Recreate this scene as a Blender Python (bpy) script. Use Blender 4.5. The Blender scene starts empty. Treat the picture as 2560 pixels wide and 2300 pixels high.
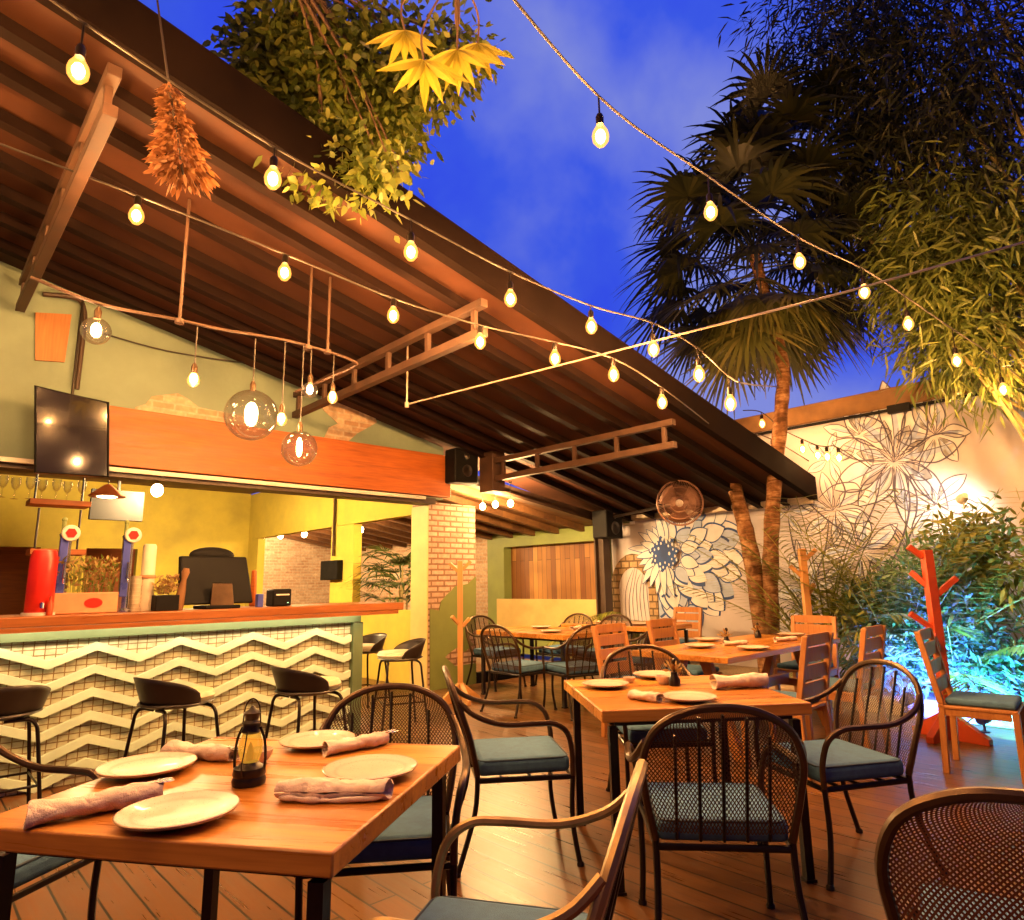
import bpy, math, random
from mathutils import Vector, Matrix
R=random.Random(11)
rad=math.radians
scene=bpy.context.scene
C=scene.collection
# ------------------------------------------------------------------ survey frame
F,CX,CY,HZ,CAMH=1629.,1280.,1150.,1458.,1.32
TH=math.atan((HZ-CY)/F); ROLL=rad(1.0); BE=rad(46.75)
bv=Vector((math.sin(BE),math.cos(BE),0)); nv=Vector((-math.cos(BE),math.sin(BE),0)); zv=Vector((0,0,1))
OC=Vector((0,0,CAMH)); KD=2560/2026
def W(s,t,z): return bv*s+nv*t+zv*z                  # building frame: s along the bar, t towards the building
def ray(x,y):
    x*=KD;y*=KD
    X=(x-CX)/F;Y=-(y-CY)/F
    c,s=math.cos(ROLL),math.sin(ROLL); X,Y=X*c+Y*s,-X*s+Y*c
    return Vector((X,math.cos(TH)-Y*math.sin(TH),math.sin(TH)+Y*math.cos(TH)))
def on_t(x,y,T): r=ray(x,y); return OC+r*(T/r.dot(nv))
def on_s(x,y,S): r=ray(x,y); return OC+r*(S/r.dot(bv))
def on_z(x,y,Z): r=ray(x,y); return OC+r*((Z-CAMH)/r.z)
def on_y(x,y,Y): r=ray(x,y); return OC+r*(Y/r.y)
RZ0,RK=4.30,.215
def roofz(s): return RZ0-RK*s
def on_roof(x,y,dz=0): r=ray(x,y); return OC+r*((RZ0+dz-CAMH)/(r.z+RK*r.dot(bv)))
def st(p): return p.dot(bv),p.dot(nv),p.z
# ------------------------------------------------------------------ mesh builder
class MB:
    def __init__(s): s.v=[];s.f=[];s.uv={};s.m=[];s.cm=0
    def add(s,vs,fs,uvs=None):
        o=len(s.v); s.v+=[Vector(p) for p in vs]
        for i,f in enumerate(fs):
            s.f.append([o+j for j in f]); s.m.append(s.cm)
            if uvs: s.uv[len(s.f)-1]=uvs[i]
        return s
    def box(s,c,d,M=None):
        x,y,z=[k/2 for k in d]; c=Vector(c)
        vs=[Vector((a*x,b*y,e*z)) for a in(-1,1) for b in(-1,1) for e in(-1,1)]
        vs=[c+(M@q if M else q) for q in vs]
        return s.add(vs,[(0,1,3,2),(4,6,7,5),(0,4,5,1),(2,3,7,6),(0,2,6,4),(1,5,7,3)])
    def bst(s,s0,s1,t0,t1,z0,z1,o=Vector((0,0,0))):
        vs=[W(a,b,e)-o for a in(s0,s1) for b in(t0,t1) for e in(z0,z1)]
        return s.add(vs,[(0,1,3,2),(4,6,7,5),(0,4,5,1),(2,3,7,6),(0,2,6,4),(1,5,7,3)])
    def hexa(s,vs): return s.add(vs,[(0,1,3,2),(4,6,7,5),(0,4,5,1),(2,3,7,6),(0,2,6,4),(1,5,7,3)])
    def tube(s,pts,r,n=8,closed=False):
        pts=[Vector(p) for p in pts]; N=len(pts)
        if not isinstance(r,(list,tuple)): r=[r]*N
        vs=[];up=None
        for i,p in enumerate(pts):
            if closed: d=pts[(i+1)%N]-pts[i-1]
            else: d=pts[min(i+1,N-1)]-pts[max(i-1,0)]
            d.normalize()
            if up is None: up=d.orthogonal().normalized()
            up=up-d*up.dot(d)
            if up.length<1e-5: up=d.orthogonal()
            up.normalize(); w=d.cross(up)
            for k in range(n):
                a=2*math.pi*k/n; vs.append(p+(up*math.cos(a)+w*math.sin(a))*r[i])
        fs=[]
        for i in range(N if closed else N-1):
            j=(i+1)%N
            for k in range(n): fs.append((i*n+k,i*n+(k+1)%n,j*n+(k+1)%n,j*n+k))
        if not closed: fs+= [tuple(range(n))[::-1],tuple((N-1)*n+k for k in range(n))]
        return s.add(vs,fs)
    def lathe(s,prof,n=24,o=(0,0,0),M=None):
        o=Vector(o);vs=[];fs=[]
        for r,z in prof:
            for k in range(n):
                a=2*math.pi*k/n; q=Vector((r*math.cos(a),r*math.sin(a),z)); vs.append(o+(M@q if M else q))
        for i in range(len(prof)-1):
            for k in range(n): fs.append((i*n+k,i*n+(k+1)%n,(i+1)*n+(k+1)%n,(i+1)*n+k))
        fs+=[tuple(range(n))[::-1],tuple((len(prof)-1)*n+k for k in range(n))]
        return s.add(vs,fs)
    def ell(s,c,d,n=12,m=8,M=None):
        pr=[];c=Vector(c);vs=[];fs=[]
        for i in range(m+1):
            ph=math.pi*i/m
            for k in range(n):
                a=2*math.pi*k/n; q=Vector((d[0]*math.sin(ph)*math.cos(a),d[1]*math.sin(ph)*math.sin(a),-d[2]*math.cos(ph))); vs.append(c+(M@q if M else q))
        for i in range(m):
            for k in range(n): fs.append((i*n+k,i*n+(k+1)%n,(i+1)*n+(k+1)%n,(i+1)*n+k))
        return s.add(vs,fs)
    def grid(s,fn,nu,nv_,su=1,sv=1):
        vs=[fn(i/nu,j/nv_) for i in range(nu+1) for j in range(nv_+1)];fs=[];uv=[]
        for i in range(nu):
            for j in range(nv_):
                fs.append((i*(nv_+1)+j,(i+1)*(nv_+1)+j,(i+1)*(nv_+1)+j+1,i*(nv_+1)+j+1))
                uv.append([(a/nu*su,b/nv_*sv) for a,b in((i,j),(i+1,j),(i+1,j+1),(i,j+1))])
        return s.add(vs,fs,uv)
    def prism(s,out,fr,th):       # outline [(a,b)], frame (origin,ax,bx,normal), thickness
        o,ax,bx,nn=fr; n=len(out)
        vs=[o+ax*a+bx*b for a,b in out]+[o+ax*a+bx*b+nn*th for a,b in out]
        fs=[tuple(range(n)),tuple(range(2*n-1,n-1,-1))]+[(i,i+n,(i+1)%n+n,(i+1)%n) for i in range(n)]
        return s.add(vs,fs)
    def build(s,name,mats,parent=None,o=None,bevel=0,smooth=True,kind=None,seg=2,sub=0):
        o=Vector(o) if o is not None else Vector((0,0,0))
        me=bpy.data.meshes.new(name); me.from_pydata([p-o for p in s.v],[],s.f)
        if not isinstance(mats,(list,tuple)): mats=[mats]
        for m in mats: me.materials.append(m)
        ul=me.uv_layers.new(name='UVMap')
        for p in me.polygons:
            p.material_index=min(s.m[p.index],len(mats)-1)
            if p.index in s.uv:
                for k,li in enumerate(p.loop_indices): ul.data[li].uv=s.uv[p.index][k]
            else:
                nn=p.normal
                if abs(nn.z)>.7: a,b_=bv,nv
                else:
                    a=bv if abs(nn.dot(nv))>abs(nn.dot(bv)) else nv; b_=zv
                for li in p.loop_indices:
                    q=s.v[me.loops[li].vertex_index]; ul.data[li].uv=(q.dot(a),q.dot(b_))
        if smooth:
            me.polygons.foreach_set('use_smooth',[True]*len(me.polygons)); me.set_sharp_from_angle(angle=rad(38))
        ob=bpy.data.objects.new(name,me); C.objects.link(ob)
        if parent: ob.parent=parent
        elif o.length: ob.location=o
        if bevel:
            b=ob.modifiers.new('b','BEVEL');b.width=bevel;b.segments=seg;b.limit_method='ANGLE';b.angle_limit=rad(40)
        if sub:
            b=ob.modifiers.new('s','SUBSURF');b.levels=sub;b.render_levels=sub
        if kind: ob['kind']=kind
        return ob
def tag(o,label,cat,group=None):
    o['label']=label;o['category']=cat
    if group:o['group']=group
    return o
def thing(name,label,cat,loc=(0,0,0),rz=0,group=None):
    e=bpy.data.objects.new(name,None);e.empty_display_size=.1;C.objects.link(e);e.location=loc;e.rotation_euler=(0,0,rz)
    return tag(e,label,cat,group)
def dup(root,loc,rz,label,group=None,sc=None):
    r=root.copy();C.objects.link(r);r.location=loc;r.rotation_euler=(0,0,rz);r['label']=label
    if group:r['group']=group
    for ch in list(root.children):
        c=ch.copy();C.objects.link(c);c.parent=r
        for g in list(ch.children):
            d=g.copy();C.objects.link(d);d.parent=c
    return r
def bez(pts,n=6):             # Catmull-Rom smoothing
    P=[Vector(p) for p in pts];out=[]
    for i in range(len(P)-1):
        a=P[max(i-1,0)];b=P[i];c=P[i+1];d=P[min(i+2,len(P)-1)]
        for k in range(n):
            t=k/n; out.append(.5*((2*b)+(c-a)*t+(2*a-5*b+4*c-d)*t*t+(3*b-a-3*c+d)*t**3))
    out.append(P[-1]);return out
# ------------------------------------------------------------------ materials
def newmat(name):
    m=bpy.data.materials.new(name);m.use_nodes=True;nt=m.node_tree;nt.nodes.clear()
    out=nt.nodes.new('ShaderNodeOutputMaterial');p=nt.nodes.new('ShaderNodeBsdfPrincipled');nt.links.new(p.outputs[0],out.inputs[0])
    return m,nt,p,out
def nd(nt,t,**k):
    n=nt.nodes.new(t)
    for a,b in k.items():
        if a.startswith('i_'): n.inputs[a[2:].replace('_',' ')].default_value=b
        else: setattr(n,a,b)
    return n
def c4(c): return (c[0],c[1],c[2],1)
def ramp(nt,fac,stops):
    r=nt.nodes.new('ShaderNodeValToRGB');e=r.color_ramp.elements
    while len(e)<len(stops): e.new(.5)
    for x,(p,c) in zip(e,stops): x.position=p;x.color=c4(c)
    nt.links.new(fac,r.inputs[0]);return r.outputs[0]
def mulc(c,k): return tuple(min(1,a*k) for a in c)
def mat(name,col,rough=.5,metal=0,var=.25,scale=5,bump=0,bs=60,spec=.5,coat=0,col2=None,sss=0):
    m,nt,p,out=newmat(name)
    tc=nd(nt,'ShaderNodeTexCoord');nz=nd(nt,'ShaderNodeTexNoise',i_Scale=scale,i_Detail=6.0,i_Roughness=.6)
    nt.links.new(tc.outputs['Object'],nz.inputs['Vector'])
    c=ramp(nt,nz.outputs[0],[(.3,mulc(col,1-var)),(.7,mulc(col2 or col,1+var*.6))])
    nt.links.new(c,p.inputs['Base Color']);p.inputs['Roughness'].default_value=rough;p.inputs['Metallic'].default_value=metal
    p.inputs['Specular IOR Level'].default_value=spec;p.inputs['Coat Weight'].default_value=coat
    rr=ramp(nt,nz.outputs[0],[(.2,(rough*.8,)*3),(.8,(min(1,rough*1.2),)*3)]);nt.links.new(rr,p.inputs['Roughness'])
    if bump:
        n2=nd(nt,'ShaderNodeTexNoise',i_Scale=bs,i_Detail=4.0);nt.links.new(tc.outputs['Object'],n2.inputs['Vector'])
        b=nd(nt,'ShaderNodeBump',i_Strength=bump,i_Distance=.01);nt.links.new(n2.outputs[0],b.inputs['Height']);nt.links.new(b.outputs[0],p.inputs['Normal'])
    return m
def wood(name,c1,c2,axis=0,rough=.4,stretch=14,fine=5,planks=0,coat=0,coord='Object'):
    m,nt,p,out=newmat(name)
    tc=nd(nt,'ShaderNodeTexCoord');mp=nd(nt,'ShaderNodeMapping')
    sc=[stretch]*3;sc[axis]=1.0;mp.inputs['Scale'].default_value=sc
    nt.links.new(tc.outputs[coord],mp.inputs[0])
    n1=nd(nt,'ShaderNodeTexNoise',i_Scale=1.3,i_Detail=8.0,i_Roughness=.65,i_Distortion=.6);nt.links.new(mp.outputs[0],n1.inputs['Vector'])
    n2=nd(nt,'ShaderNodeTexNoise',i_Scale=fine,i_Detail=6.0);nt.links.new(mp.outputs[0],n2.inputs['Vector'])
    mx=nd(nt,'ShaderNodeMath',operation='MULTIPLY_ADD');nt.links.new(n1.outputs[0],mx.inputs[0]);mx.inputs[1].default_value=.6
    m2=nd(nt,'ShaderNodeMath',operation='MULTIPLY');nt.links.new(n2.outputs[0],m2.inputs[0]);m2.inputs[1].default_value=.4;nt.links.new(m2.outputs[0],mx.inputs[2])
    fac=mx.outputs[0]
    if planks:
        sp=nd(nt,'ShaderNodeSeparateXYZ');nt.links.new(tc.outputs[coord],sp.inputs[0])
        a=nd(nt,'ShaderNodeMath',operation='MULTIPLY');nt.links.new(sp.outputs[1 if axis==0 else 0],a.inputs[0]);a.inputs[1].default_value=planks
        fl=nd(nt,'ShaderNodeMath',operation='FLOOR');nt.links.new(a.outputs[0],fl.inputs[0])
        wn=nd(nt,'ShaderNodeTexWhiteNoise',noise_dimensions='1D');nt.links.new(fl.outputs[0],wn.inputs['W'])
        m3=nd(nt,'ShaderNodeMath',operation='MULTIPLY_ADD');nt.links.new(wn.outputs[0],m3.inputs[0]);m3.inputs[1].default_value=.3;nt.links.new(fac,m3.inputs[2])
        s4=nd(nt,'ShaderNodeMath',operation='SUBTRACT');nt.links.new(m3.outputs[0],s4.inputs[0]);s4.inputs[1].default_value=.15;fac=s4.outputs[0]
    c=ramp(nt,fac,[(.3,c1),(.5,tuple((a+b)/2 for a,b in zip(c1,c2))),(.7,c2)])
    nt.links.new(c,p.inputs['Base Color'])
    rr=ramp(nt,n1.outputs[0],[(.3,(rough*.75,)*3),(.7,(min(1,rough*1.3),)*3)]);nt.links.new(rr,p.inputs['Roughness'])
    b=nd(nt,'ShaderNodeBump',i_Strength=.15,i_Distance=.004);nt.links.new(fac,b.inputs['Height']);nt.links.new(b.outputs[0],p.inputs['Normal'])
    p.inputs['Coat Weight'].default_value=coat;p.inputs['Coat Roughness'].default_value=.15
    return m
def bricky(name,c1,c2,mortar,bw=.22,bh=.075,ms=.012,off=.5,rough=.8,swap=False,bump=.5,grain=0,bias=0,msm=.1,scale=1):
    m,nt,p,out=newmat(name)
    tc=nd(nt,'ShaderNodeTexCoord');vec=tc.outputs['UV']
    if swap:
        sp=nd(nt,'ShaderNodeSeparateXYZ');cb=nd(nt,'ShaderNodeCombineXYZ');nt.links.new(vec,sp.inputs[0])
        nt.links.new(sp.outputs[1],cb.inputs[0]);nt.links.new(sp.outputs[0],cb.inputs[1]);vec=cb.outputs[0]
    bt=nd(nt,'ShaderNodeTexBrick',offset=off,i_Scale=scale);bt.inputs['Mortar Size'].default_value=ms;bt.inputs['Mortar Smooth'].default_value=msm
    bt.inputs['Brick Width'].default_value=bw;bt.inputs['Row Height'].default_value=bh;bt.inputs['Bias'].default_value=bias
    bt.inputs['Color1'].default_value=c4(c1);bt.inputs['Color2'].default_value=c4(c2);bt.inputs['Mortar'].default_value=c4(mortar)
    nt.links.new(vec,bt.inputs[0])
    mp=nd(nt,'ShaderNodeMapping');mp.inputs['Scale'].default_value=(1.2,22,1) if grain else (9,9,9);nt.links.new(vec,mp.inputs[0])
    nz=nd(nt,'ShaderNodeTexNoise',i_Scale=2.0,i_Detail=7.0);nt.links.new(mp.outputs[0],nz.inputs['Vector'])
    v=ramp(nt,nz.outputs[0],[(.25,(.62,)*3),(.75,(1.15 if not grain else 1.0,)*3)])
    big=nd(nt,'ShaderNodeTexNoise',i_Scale=.9,i_Detail=3.0);nt.links.new(vec,big.inputs['Vector']);v2=ramp(nt,big.outputs[0],[(.3,(.75,)*3),(.7,(1,)*3)])
    mm=nd(nt,'ShaderNodeMix',data_type='RGBA',blend_type='MULTIPLY');mm.inputs[0].default_value=1;nt.links.new(bt.outputs[0],mm.inputs[6]);nt.links.new(v,mm.inputs[7])
    m2=nd(nt,'ShaderNodeMix',data_type='RGBA',blend_type='MULTIPLY');m2.inputs[0].default_value=1;nt.links.new(mm.outputs[2],m2.inputs[6]);nt.links.new(v2,m2.inputs[7])
    nt.links.new(m2.outputs[2],p.inputs['Base Color'])
    rr=ramp(nt,nz.outputs[0],[(.3,(rough*.75,)*3),(.7,(min(1,rough*1.2),)*3)]);nt.links.new(rr,p.inputs['Roughness'])
    hs=nd(nt,'ShaderNodeMath',operation='MULTIPLY_ADD');nt.links.new(bt.outputs['Fac'],hs.inputs[0]);hs.inputs[1].default_value=-1;
    h2=nd(nt,'ShaderNodeMath',operation='MULTIPLY');nt.links.new(nz.outputs[0],h2.inputs[0]);h2.inputs[1].default_value=.35;nt.links.new(h2.outputs[0],hs.inputs[2])
    b=nd(nt,'ShaderNodeBump',i_Strength=bump,i_Distance=.006);nt.links.new(hs.outputs[0],b.inputs['Height']);nt.links.new(b.outputs[0],p.inputs['Normal'])
    return m
def emis(name,col,st_):
    m,nt,p,out=newmat(name);nt.nodes.remove(p);e=nd(nt,'ShaderNodeEmission');e.inputs[0].default_value=c4(col);e.inputs[1].default_value=st_
    nt.links.new(e.outputs[0],out.inputs[0]);return m
def glass_thin(name,col,glow,gs,fac=.3,gl=.12):
    m,nt,p,out=newmat(name);nt.nodes.remove(p)
    tr=nd(nt,'ShaderNodeBsdfTransparent');tr.inputs[0].default_value=c4(col)
    g=nd(nt,'ShaderNodeBsdfGlossy');g.inputs[1].default_value=.05
    fr=nd(nt,'ShaderNodeLayerWeight');fr.inputs[0].default_value=.35
    mx=nd(nt,'ShaderNodeMixShader');mr=nd(nt,'ShaderNodeMath',operation='MULTIPLY_ADD');nt.links.new(fr.outputs['Facing'],mr.inputs[0]);mr.inputs[1].default_value=.5;mr.inputs[2].default_value=gl*.3
    nt.links.new(mr.outputs[0],mx.inputs[0]);nt.links.new(tr.outputs[0],mx.inputs[1]);nt.links.new(g.outputs[0],mx.inputs[2])
    last=mx.outputs[0]
    if gs:
        e=nd(nt,'ShaderNodeEmission');e.inputs[0].default_value=c4(glow);e.inputs[1].default_value=gs
        m2=nd(nt,'ShaderNodeMixShader');m2.inputs[0].default_value=fac;nt.links.new(last,m2.inputs[1]);nt.links.new(e.outputs[0],m2.inputs[2]);last=m2.outputs[0]
    nt.links.new(last,out.inputs[0]);return m
def leafmat(name,c1,c2,c3,trans=.35,rough=.45):
    m,nt,p,out=newmat(name)
    g=nd(nt,'ShaderNodeNewGeometry');c=ramp(nt,g.outputs['Random Per Island'],[(0,c1),(.5,c2),(1,c3)])
    tc=nd(nt,'ShaderNodeTexCoord');nz=nd(nt,'ShaderNodeTexNoise',i_Scale=1.6,i_Detail=2.0);nt.links.new(tc.outputs['Object'],nz.inputs['Vector'])
    v=ramp(nt,nz.outputs[0],[(.35,(.6,)*3),(.65,(1.1 if 0 else 1,)*3)])
    mm=nd(nt,'ShaderNodeMix',data_type='RGBA',blend_type='MULTIPLY');mm.inputs[0].default_value=1;nt.links.new(c,mm.inputs[6]);nt.links.new(v,mm.inputs[7])
    nt.links.new(mm.outputs[2],p.inputs['Base Color']);p.inputs['Roughness'].default_value=rough
    t=nd(nt,'ShaderNodeBsdfTranslucent');nt.links.new(mm.outputs[2],t.inputs[0])
    mx=nd(nt,'ShaderNodeMixShader');mx.inputs[0].default_value=trans;nt.links.new(p.outputs[0],mx.inputs[1]);nt.links.new(t.outputs[0],mx.inputs[2]);nt.links.new(mx.outputs[0],out.inputs[0])
    return m
def weave(name,col,per=.011,fill=.25,rough=.5):
    m,nt,p,out=newmat(name);p.inputs['Base Color'].default_value=c4(col);p.inputs['Roughness'].default_value=rough
    tc=nd(nt,'ShaderNodeTexCoord');sp=nd(nt,'ShaderNodeSeparateXYZ');nt.links.new(tc.outputs['UV'],sp.inputs[0])
    outs=[]
    for sg in(1,-1):
        a=nd(nt,'ShaderNodeMath',operation='MULTIPLY_ADD');nt.links.new(sp.outputs[1],a.inputs[0]);a.inputs[1].default_value=sg;nt.links.new(sp.outputs[0],a.inputs[2])
        k=nd(nt,'ShaderNodeMath',operation='MULTIPLY');nt.links.new(a.outputs[0],k.inputs[0]);k.inputs[1].default_value=2*math.pi/per/1.41
        s_=nd(nt,'ShaderNodeMath',operation='SINE');nt.links.new(k.outputs[0],s_.inputs[0]);outs.append(s_)
    mx=nd(nt,'ShaderNodeMath',operation='MAXIMUM');nt.links.new(outs[0].outputs[0],mx.inputs[0]);nt.links.new(outs[1].outputs[0],mx.inputs[1])
    gt=nd(nt,'ShaderNodeMath',operation='GREATER_THAN');nt.links.new(mx.outputs[0],gt.inputs[0]);gt.inputs[1].default_value=fill
    tr=nd(nt,'ShaderNodeBsdfTransparent');ms=nd(nt,'ShaderNodeMixShader');nt.links.new(gt.outputs[0],ms.inputs[0]);nt.links.new(tr.outputs[0],ms.inputs[1]);nt.links.new(p.outputs[0],ms.inputs[2])
    nt.links.new(ms.outputs[0],out.inputs[0]);return m

WARM=(1.0,.55,.2)
BULB=emis('filament_glow',(1,.53,.195),4900)
BULBDIM=emis('filament_soft',(1,.58,.24),420)
BULBW=emis('small_filament',(1,.55,.23),520)
BULBP=emis('pendant_filament',(1,.56,.25),1300)
AMBER=glass_thin('amber_bulb_glass',(1,.86,.66),(1,.42,.07),3.0,.45)  # glass emission imitates the orange halo around the lit core
CLEAR=glass_thin('clear_globe_glass',(1,.97,.92),(1,.55,.2),.5,.16,.5)
M={}
M['deck']=bricky('deck_boards',(.20,.082,.022),(.125,.050,.014),(.012,.006,.003),bw=4.2,bh=.135,ms=.0055,off=.37,rough=.34,swap=True,bump=.35,grain=1)
M['top']=wood('table_wood',(.31,.105,.014),(.62,.28,.050),0,.3,16,5,planks=9,coat=.25)
M['counter']=wood('counter_wood',(.20,.06,.014),(.38,.13,.03),0,.35,10,5,coat=.2,coord='UV')
M['beam']=wood('cedar_beam',(.22,.050,.007),(.47,.125,.015),0,.5,12,4,coord='UV')
M['dark']=mat('blackened_metal',(.022,.015,.012),.34,.6,.3,9,bump=.05)
M['bronze']=mat('bronze_metal',(.085,.05,.028),.33,.7,.3,9)
M['litbronze']=mat('lit_bronze_metal',(.34,.22,.10),.35,.6,.35,9)  # bronze lightened towards gold, lamp light put into the colour
M['steel']=mat('painted_dark_steel',(.045,.024,.015),.5,.1,.3,4)
M['truss']=mat('brown_truss_paint',(.06,.028,.016),.6,0,.4,6)
M['roof']=mat('roof_underside_board',(.055,.018,.008),.75,0,.45,1.3,bump=.15,bs=14,spec=.25)
M['fascia']=mat('dark_fascia_paint',(.008,.004,.003),.9,0,.4,2,spec=.05)
M['purlin']=mat('purlin_paint',(.012,.005,.0035),.85,0,.3,4,spec=.1)
M['sage']=mat('sage_plaster',(.21,.28,.215),.8,0,.18,1.6,bump=.1,bs=30)
M['green']=mat('moss_green_paint',(.20,.25,.075),.6,0,.2,2,bump=.05)
M['yellow']=mat('ochre_plaster',(.52,.415,.06),.8,0,.22,1.7,bump=.12,bs=30)
M['mint']=mat('mint_paint',(.52,.66,.53),.45,0,.12,6)
M['trim']=mat('olive_mint_trim',(.11,.16,.085),.5,0,.12,6)
M['brick']=bricky('worn_brick',(.74,.55,.45),(.58,.38,.28),(.32,.18,.11),bw=.21,bh=.072,ms=.013,rough=.85)
M['palebrick']=bricky('pale_washed_brick',(.62,.46,.32),(.46,.28,.17),(.55,.44,.33),bw=.21,bh=.072,ms=.011,rough=.85)
M['tile']=bricky('cream_lattice',(.66,.68,.52),(.58,.60,.44),(.27,.17,.075),bw=.064,bh=.042,ms=.0036,off=0,rough=.4,bump=.8)
M['planks']=bricky('reclaimed_planks',(.60,.30,.08),(.20,.065,.016),(.03,.012,.005),bw=2.5,bh=.12,ms=.004,off=.3,rough=.55,swap=True,grain=1)
M['mural']=mat('mural_plaster',(.46,.425,.465),.85,0,.16,1.3,bump=.12,bs=26)
M['ink']=mat('mural_black_paint',(.085,.075,.12),.8,0,.3,6)
M['inkblue']=mat('mural_blue_paint',(.022,.06,.22),.8,0,.35,5)
M['petal']=mat('mural_white_paint',(.54,.55,.60),.85,0,.14,5)
M['petal2']=mat('mural_grey_wash',(.33,.40,.58),.85,0,.2,5)
M['cushion']=mat('slate_blue_fabric',(.075,.165,.28),.9,0,.2,30,bump=.3,bs=350,spec=.2)
M['seatcream']=mat('cream_vinyl',(.55,.53,.38),.5,0,.1,10)
M['shell']=mat('black_plastic_shell',(.022,.016,.013),.38,0,.2,8)
def platemat():
    m,nt,p,out=newmat('glazed_stoneware');tc=nd(nt,'ShaderNodeTexCoord');sp=nd(nt,'ShaderNodeSeparateXYZ');nt.links.new(tc.outputs['Object'],sp.inputs[0])
    cb=nd(nt,'ShaderNodeCombineXYZ');nt.links.new(sp.outputs[0],cb.inputs[0]);nt.links.new(sp.outputs[1],cb.inputs[1])
    ln=nd(nt,'ShaderNodeVectorMath',operation='LENGTH');nt.links.new(cb.outputs[0],ln.inputs[0])
    nz=nd(nt,'ShaderNodeTexNoise',i_Scale=28.0,i_Detail=5.0);nt.links.new(tc.outputs['Object'],nz.inputs['Vector'])
    a=nd(nt,'ShaderNodeMath',operation='MULTIPLY_ADD');nt.links.new(nz.outputs[0],a.inputs[0]);a.inputs[1].default_value=.008;nt.links.new(ln.outputs['Value'],a.inputs[2])
    c=ramp(nt,a.outputs[0],[(0,(.64,.53,.43)),(.092,(.66,.55,.45)),(.100,(.52,.42,.33)),(.108,(.65,.54,.44)),(.128,(.62,.51,.41)),(.134,(.26,.15,.08))])
    n2=nd(nt,'ShaderNodeTexNoise',i_Scale=260.0,i_Detail=2.0);nt.links.new(tc.outputs['Object'],n2.inputs['Vector']);v=ramp(nt,n2.outputs[0],[(.27,(.45,.35,.28)),(.36,(1,1,1))])
    mm=nd(nt,'ShaderNodeMix',data_type='RGBA',blend_type='MULTIPLY');mm.inputs[0].default_value=1;nt.links.new(c,mm.inputs[6]);nt.links.new(v,mm.inputs[7])
    nt.links.new(mm.outputs[2],p.inputs['Base Color']);p.inputs['Roughness'].default_value=.22;p.inputs['Coat Weight'].default_value=.4
    b=nd(nt,'ShaderNodeBump',i_Strength=.25,i_Distance=.003);nt.links.new(nz.outputs[0],b.inputs['Height']);nt.links.new(b.outputs[0],p.inputs['Normal']);return m
M['plate']=platemat()
M['napkin']=mat('linen_napkin',(.68,.56,.47),.9,0,.12,30,bump=.35,bs=260,spec=.1)
M['silver']=mat('cutlery_steel',(.6,.55,.5),.25,1,.1,8)
M['chairwood']=wood('teak_chair',(.27,.10,.025),(.45,.19,.055),2,.45,14,5)
M['redwood']=mat('red_stained_wood',(.42,.055,.014),.4,0,.25,6)
M['tan']=wood('pine_stand',(.42,.20,.06),(.55,.29,.10),2,.5,14,5)
def barkmat(name,c1,c2,zs=16):
    m,nt,p,out=newmat(name);tc=nd(nt,'ShaderNodeTexCoord');mp=nd(nt,'ShaderNodeMapping');mp.inputs['Scale'].default_value=(3,3,zs);nt.links.new(tc.outputs['Object'],mp.inputs[0])
    n1=nd(nt,'ShaderNodeTexNoise',i_Scale=1.6,i_Detail=8.0,i_Roughness=.7,i_Distortion=.8);nt.links.new(mp.outputs[0],n1.inputs['Vector'])
    n2=nd(nt,'ShaderNodeTexNoise',i_Scale=9.0,i_Detail=5.0);nt.links.new(tc.outputs['Object'],n2.inputs['Vector'])
    a=nd(nt,'ShaderNodeMath',operation='MULTIPLY');nt.links.new(n1.outputs[0],a.inputs[0]);nt.links.new(n2.outputs[0],a.inputs[1])
    c=ramp(nt,a.outputs[0],[(.14,mulc(c1,.35)),(.24,c1),(.36,c2)]);nt.links.new(c,p.inputs['Base Color']);p.inputs['Roughness'].default_value=.9;p.inputs['Specular IOR Level'].default_value=.15
    b=nd(nt,'ShaderNodeBump',i_Strength=1.0,i_Distance=.05);nt.links.new(a.outputs[0],b.inputs['Height']);nt.links.new(b.outputs[0],p.inputs['Normal']);return m
M['bark']=barkmat('palm_bark',(.17,.078,.034),(.36,.21,.11))
M['bark2']=mat('grey_bark',(.17,.10,.06),.85,0,.35,9,bump=.7,bs=40)
M['culm']=mat('bamboo_culm',(.26,.21,.07),.45,0,.3,7)
M['black']=mat('matte_black',(.006,.0055,.006),.65,0,.2,8,spec=.15)
M['screen']=mat('glossy_screen',(.012,.009,.008),.1,0,.2,3,coat=.6)
M['white']=mat('white_paint',(.62,.60,.56),.5,0,.1,8)
M['chrome']=mat('brushed_chrome',(.55,.58,.75),.22,1,.15,8)
M['bluebody']=mat('blue_enamel',(.06,.08,.42),.3,0,.2,7)
M['red']=mat('red_enamel',(.55,.02,.012),.35,0,.15,7)
M['terra']=mat('pink_terracotta',(.55,.25,.13),.7,0,.25,5)
M['paper']=mat('paper_cup',(.62,.55,.42),.7,0,.12,8)
M['soil']=mat('planter_gravel',(.34,.25,.16),.9,0,.5,30,bump=.8,bs=70)
M['curb']=mat('pale_stone_curb',(.50,.38,.25),.7,0,.25,5,bump=.3,bs=30)
M['cable']=mat('black_cable',(.03,.022,.018),.5,0,.1,8)
M['wire']=mat('galvanised_wire',(.42,.34,.27),.4,.6,.2,8)
M['darkceil']=wood('dark_ceiling_boards',(.07,.028,.01),(.16,.07,.022),0,.6,8,3,planks=5)
M['caprock']=mat('rendered_coping',(.22,.115,.045),.8,0,.35,3,bump=.2,bs=20)
M['stone']=bricky('rubble_stone',(.45,.31,.17),(.26,.16,.08),(.13,.08,.04),bw=.17,bh=.11,ms=.014,off=.4,rough=.9)
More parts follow.
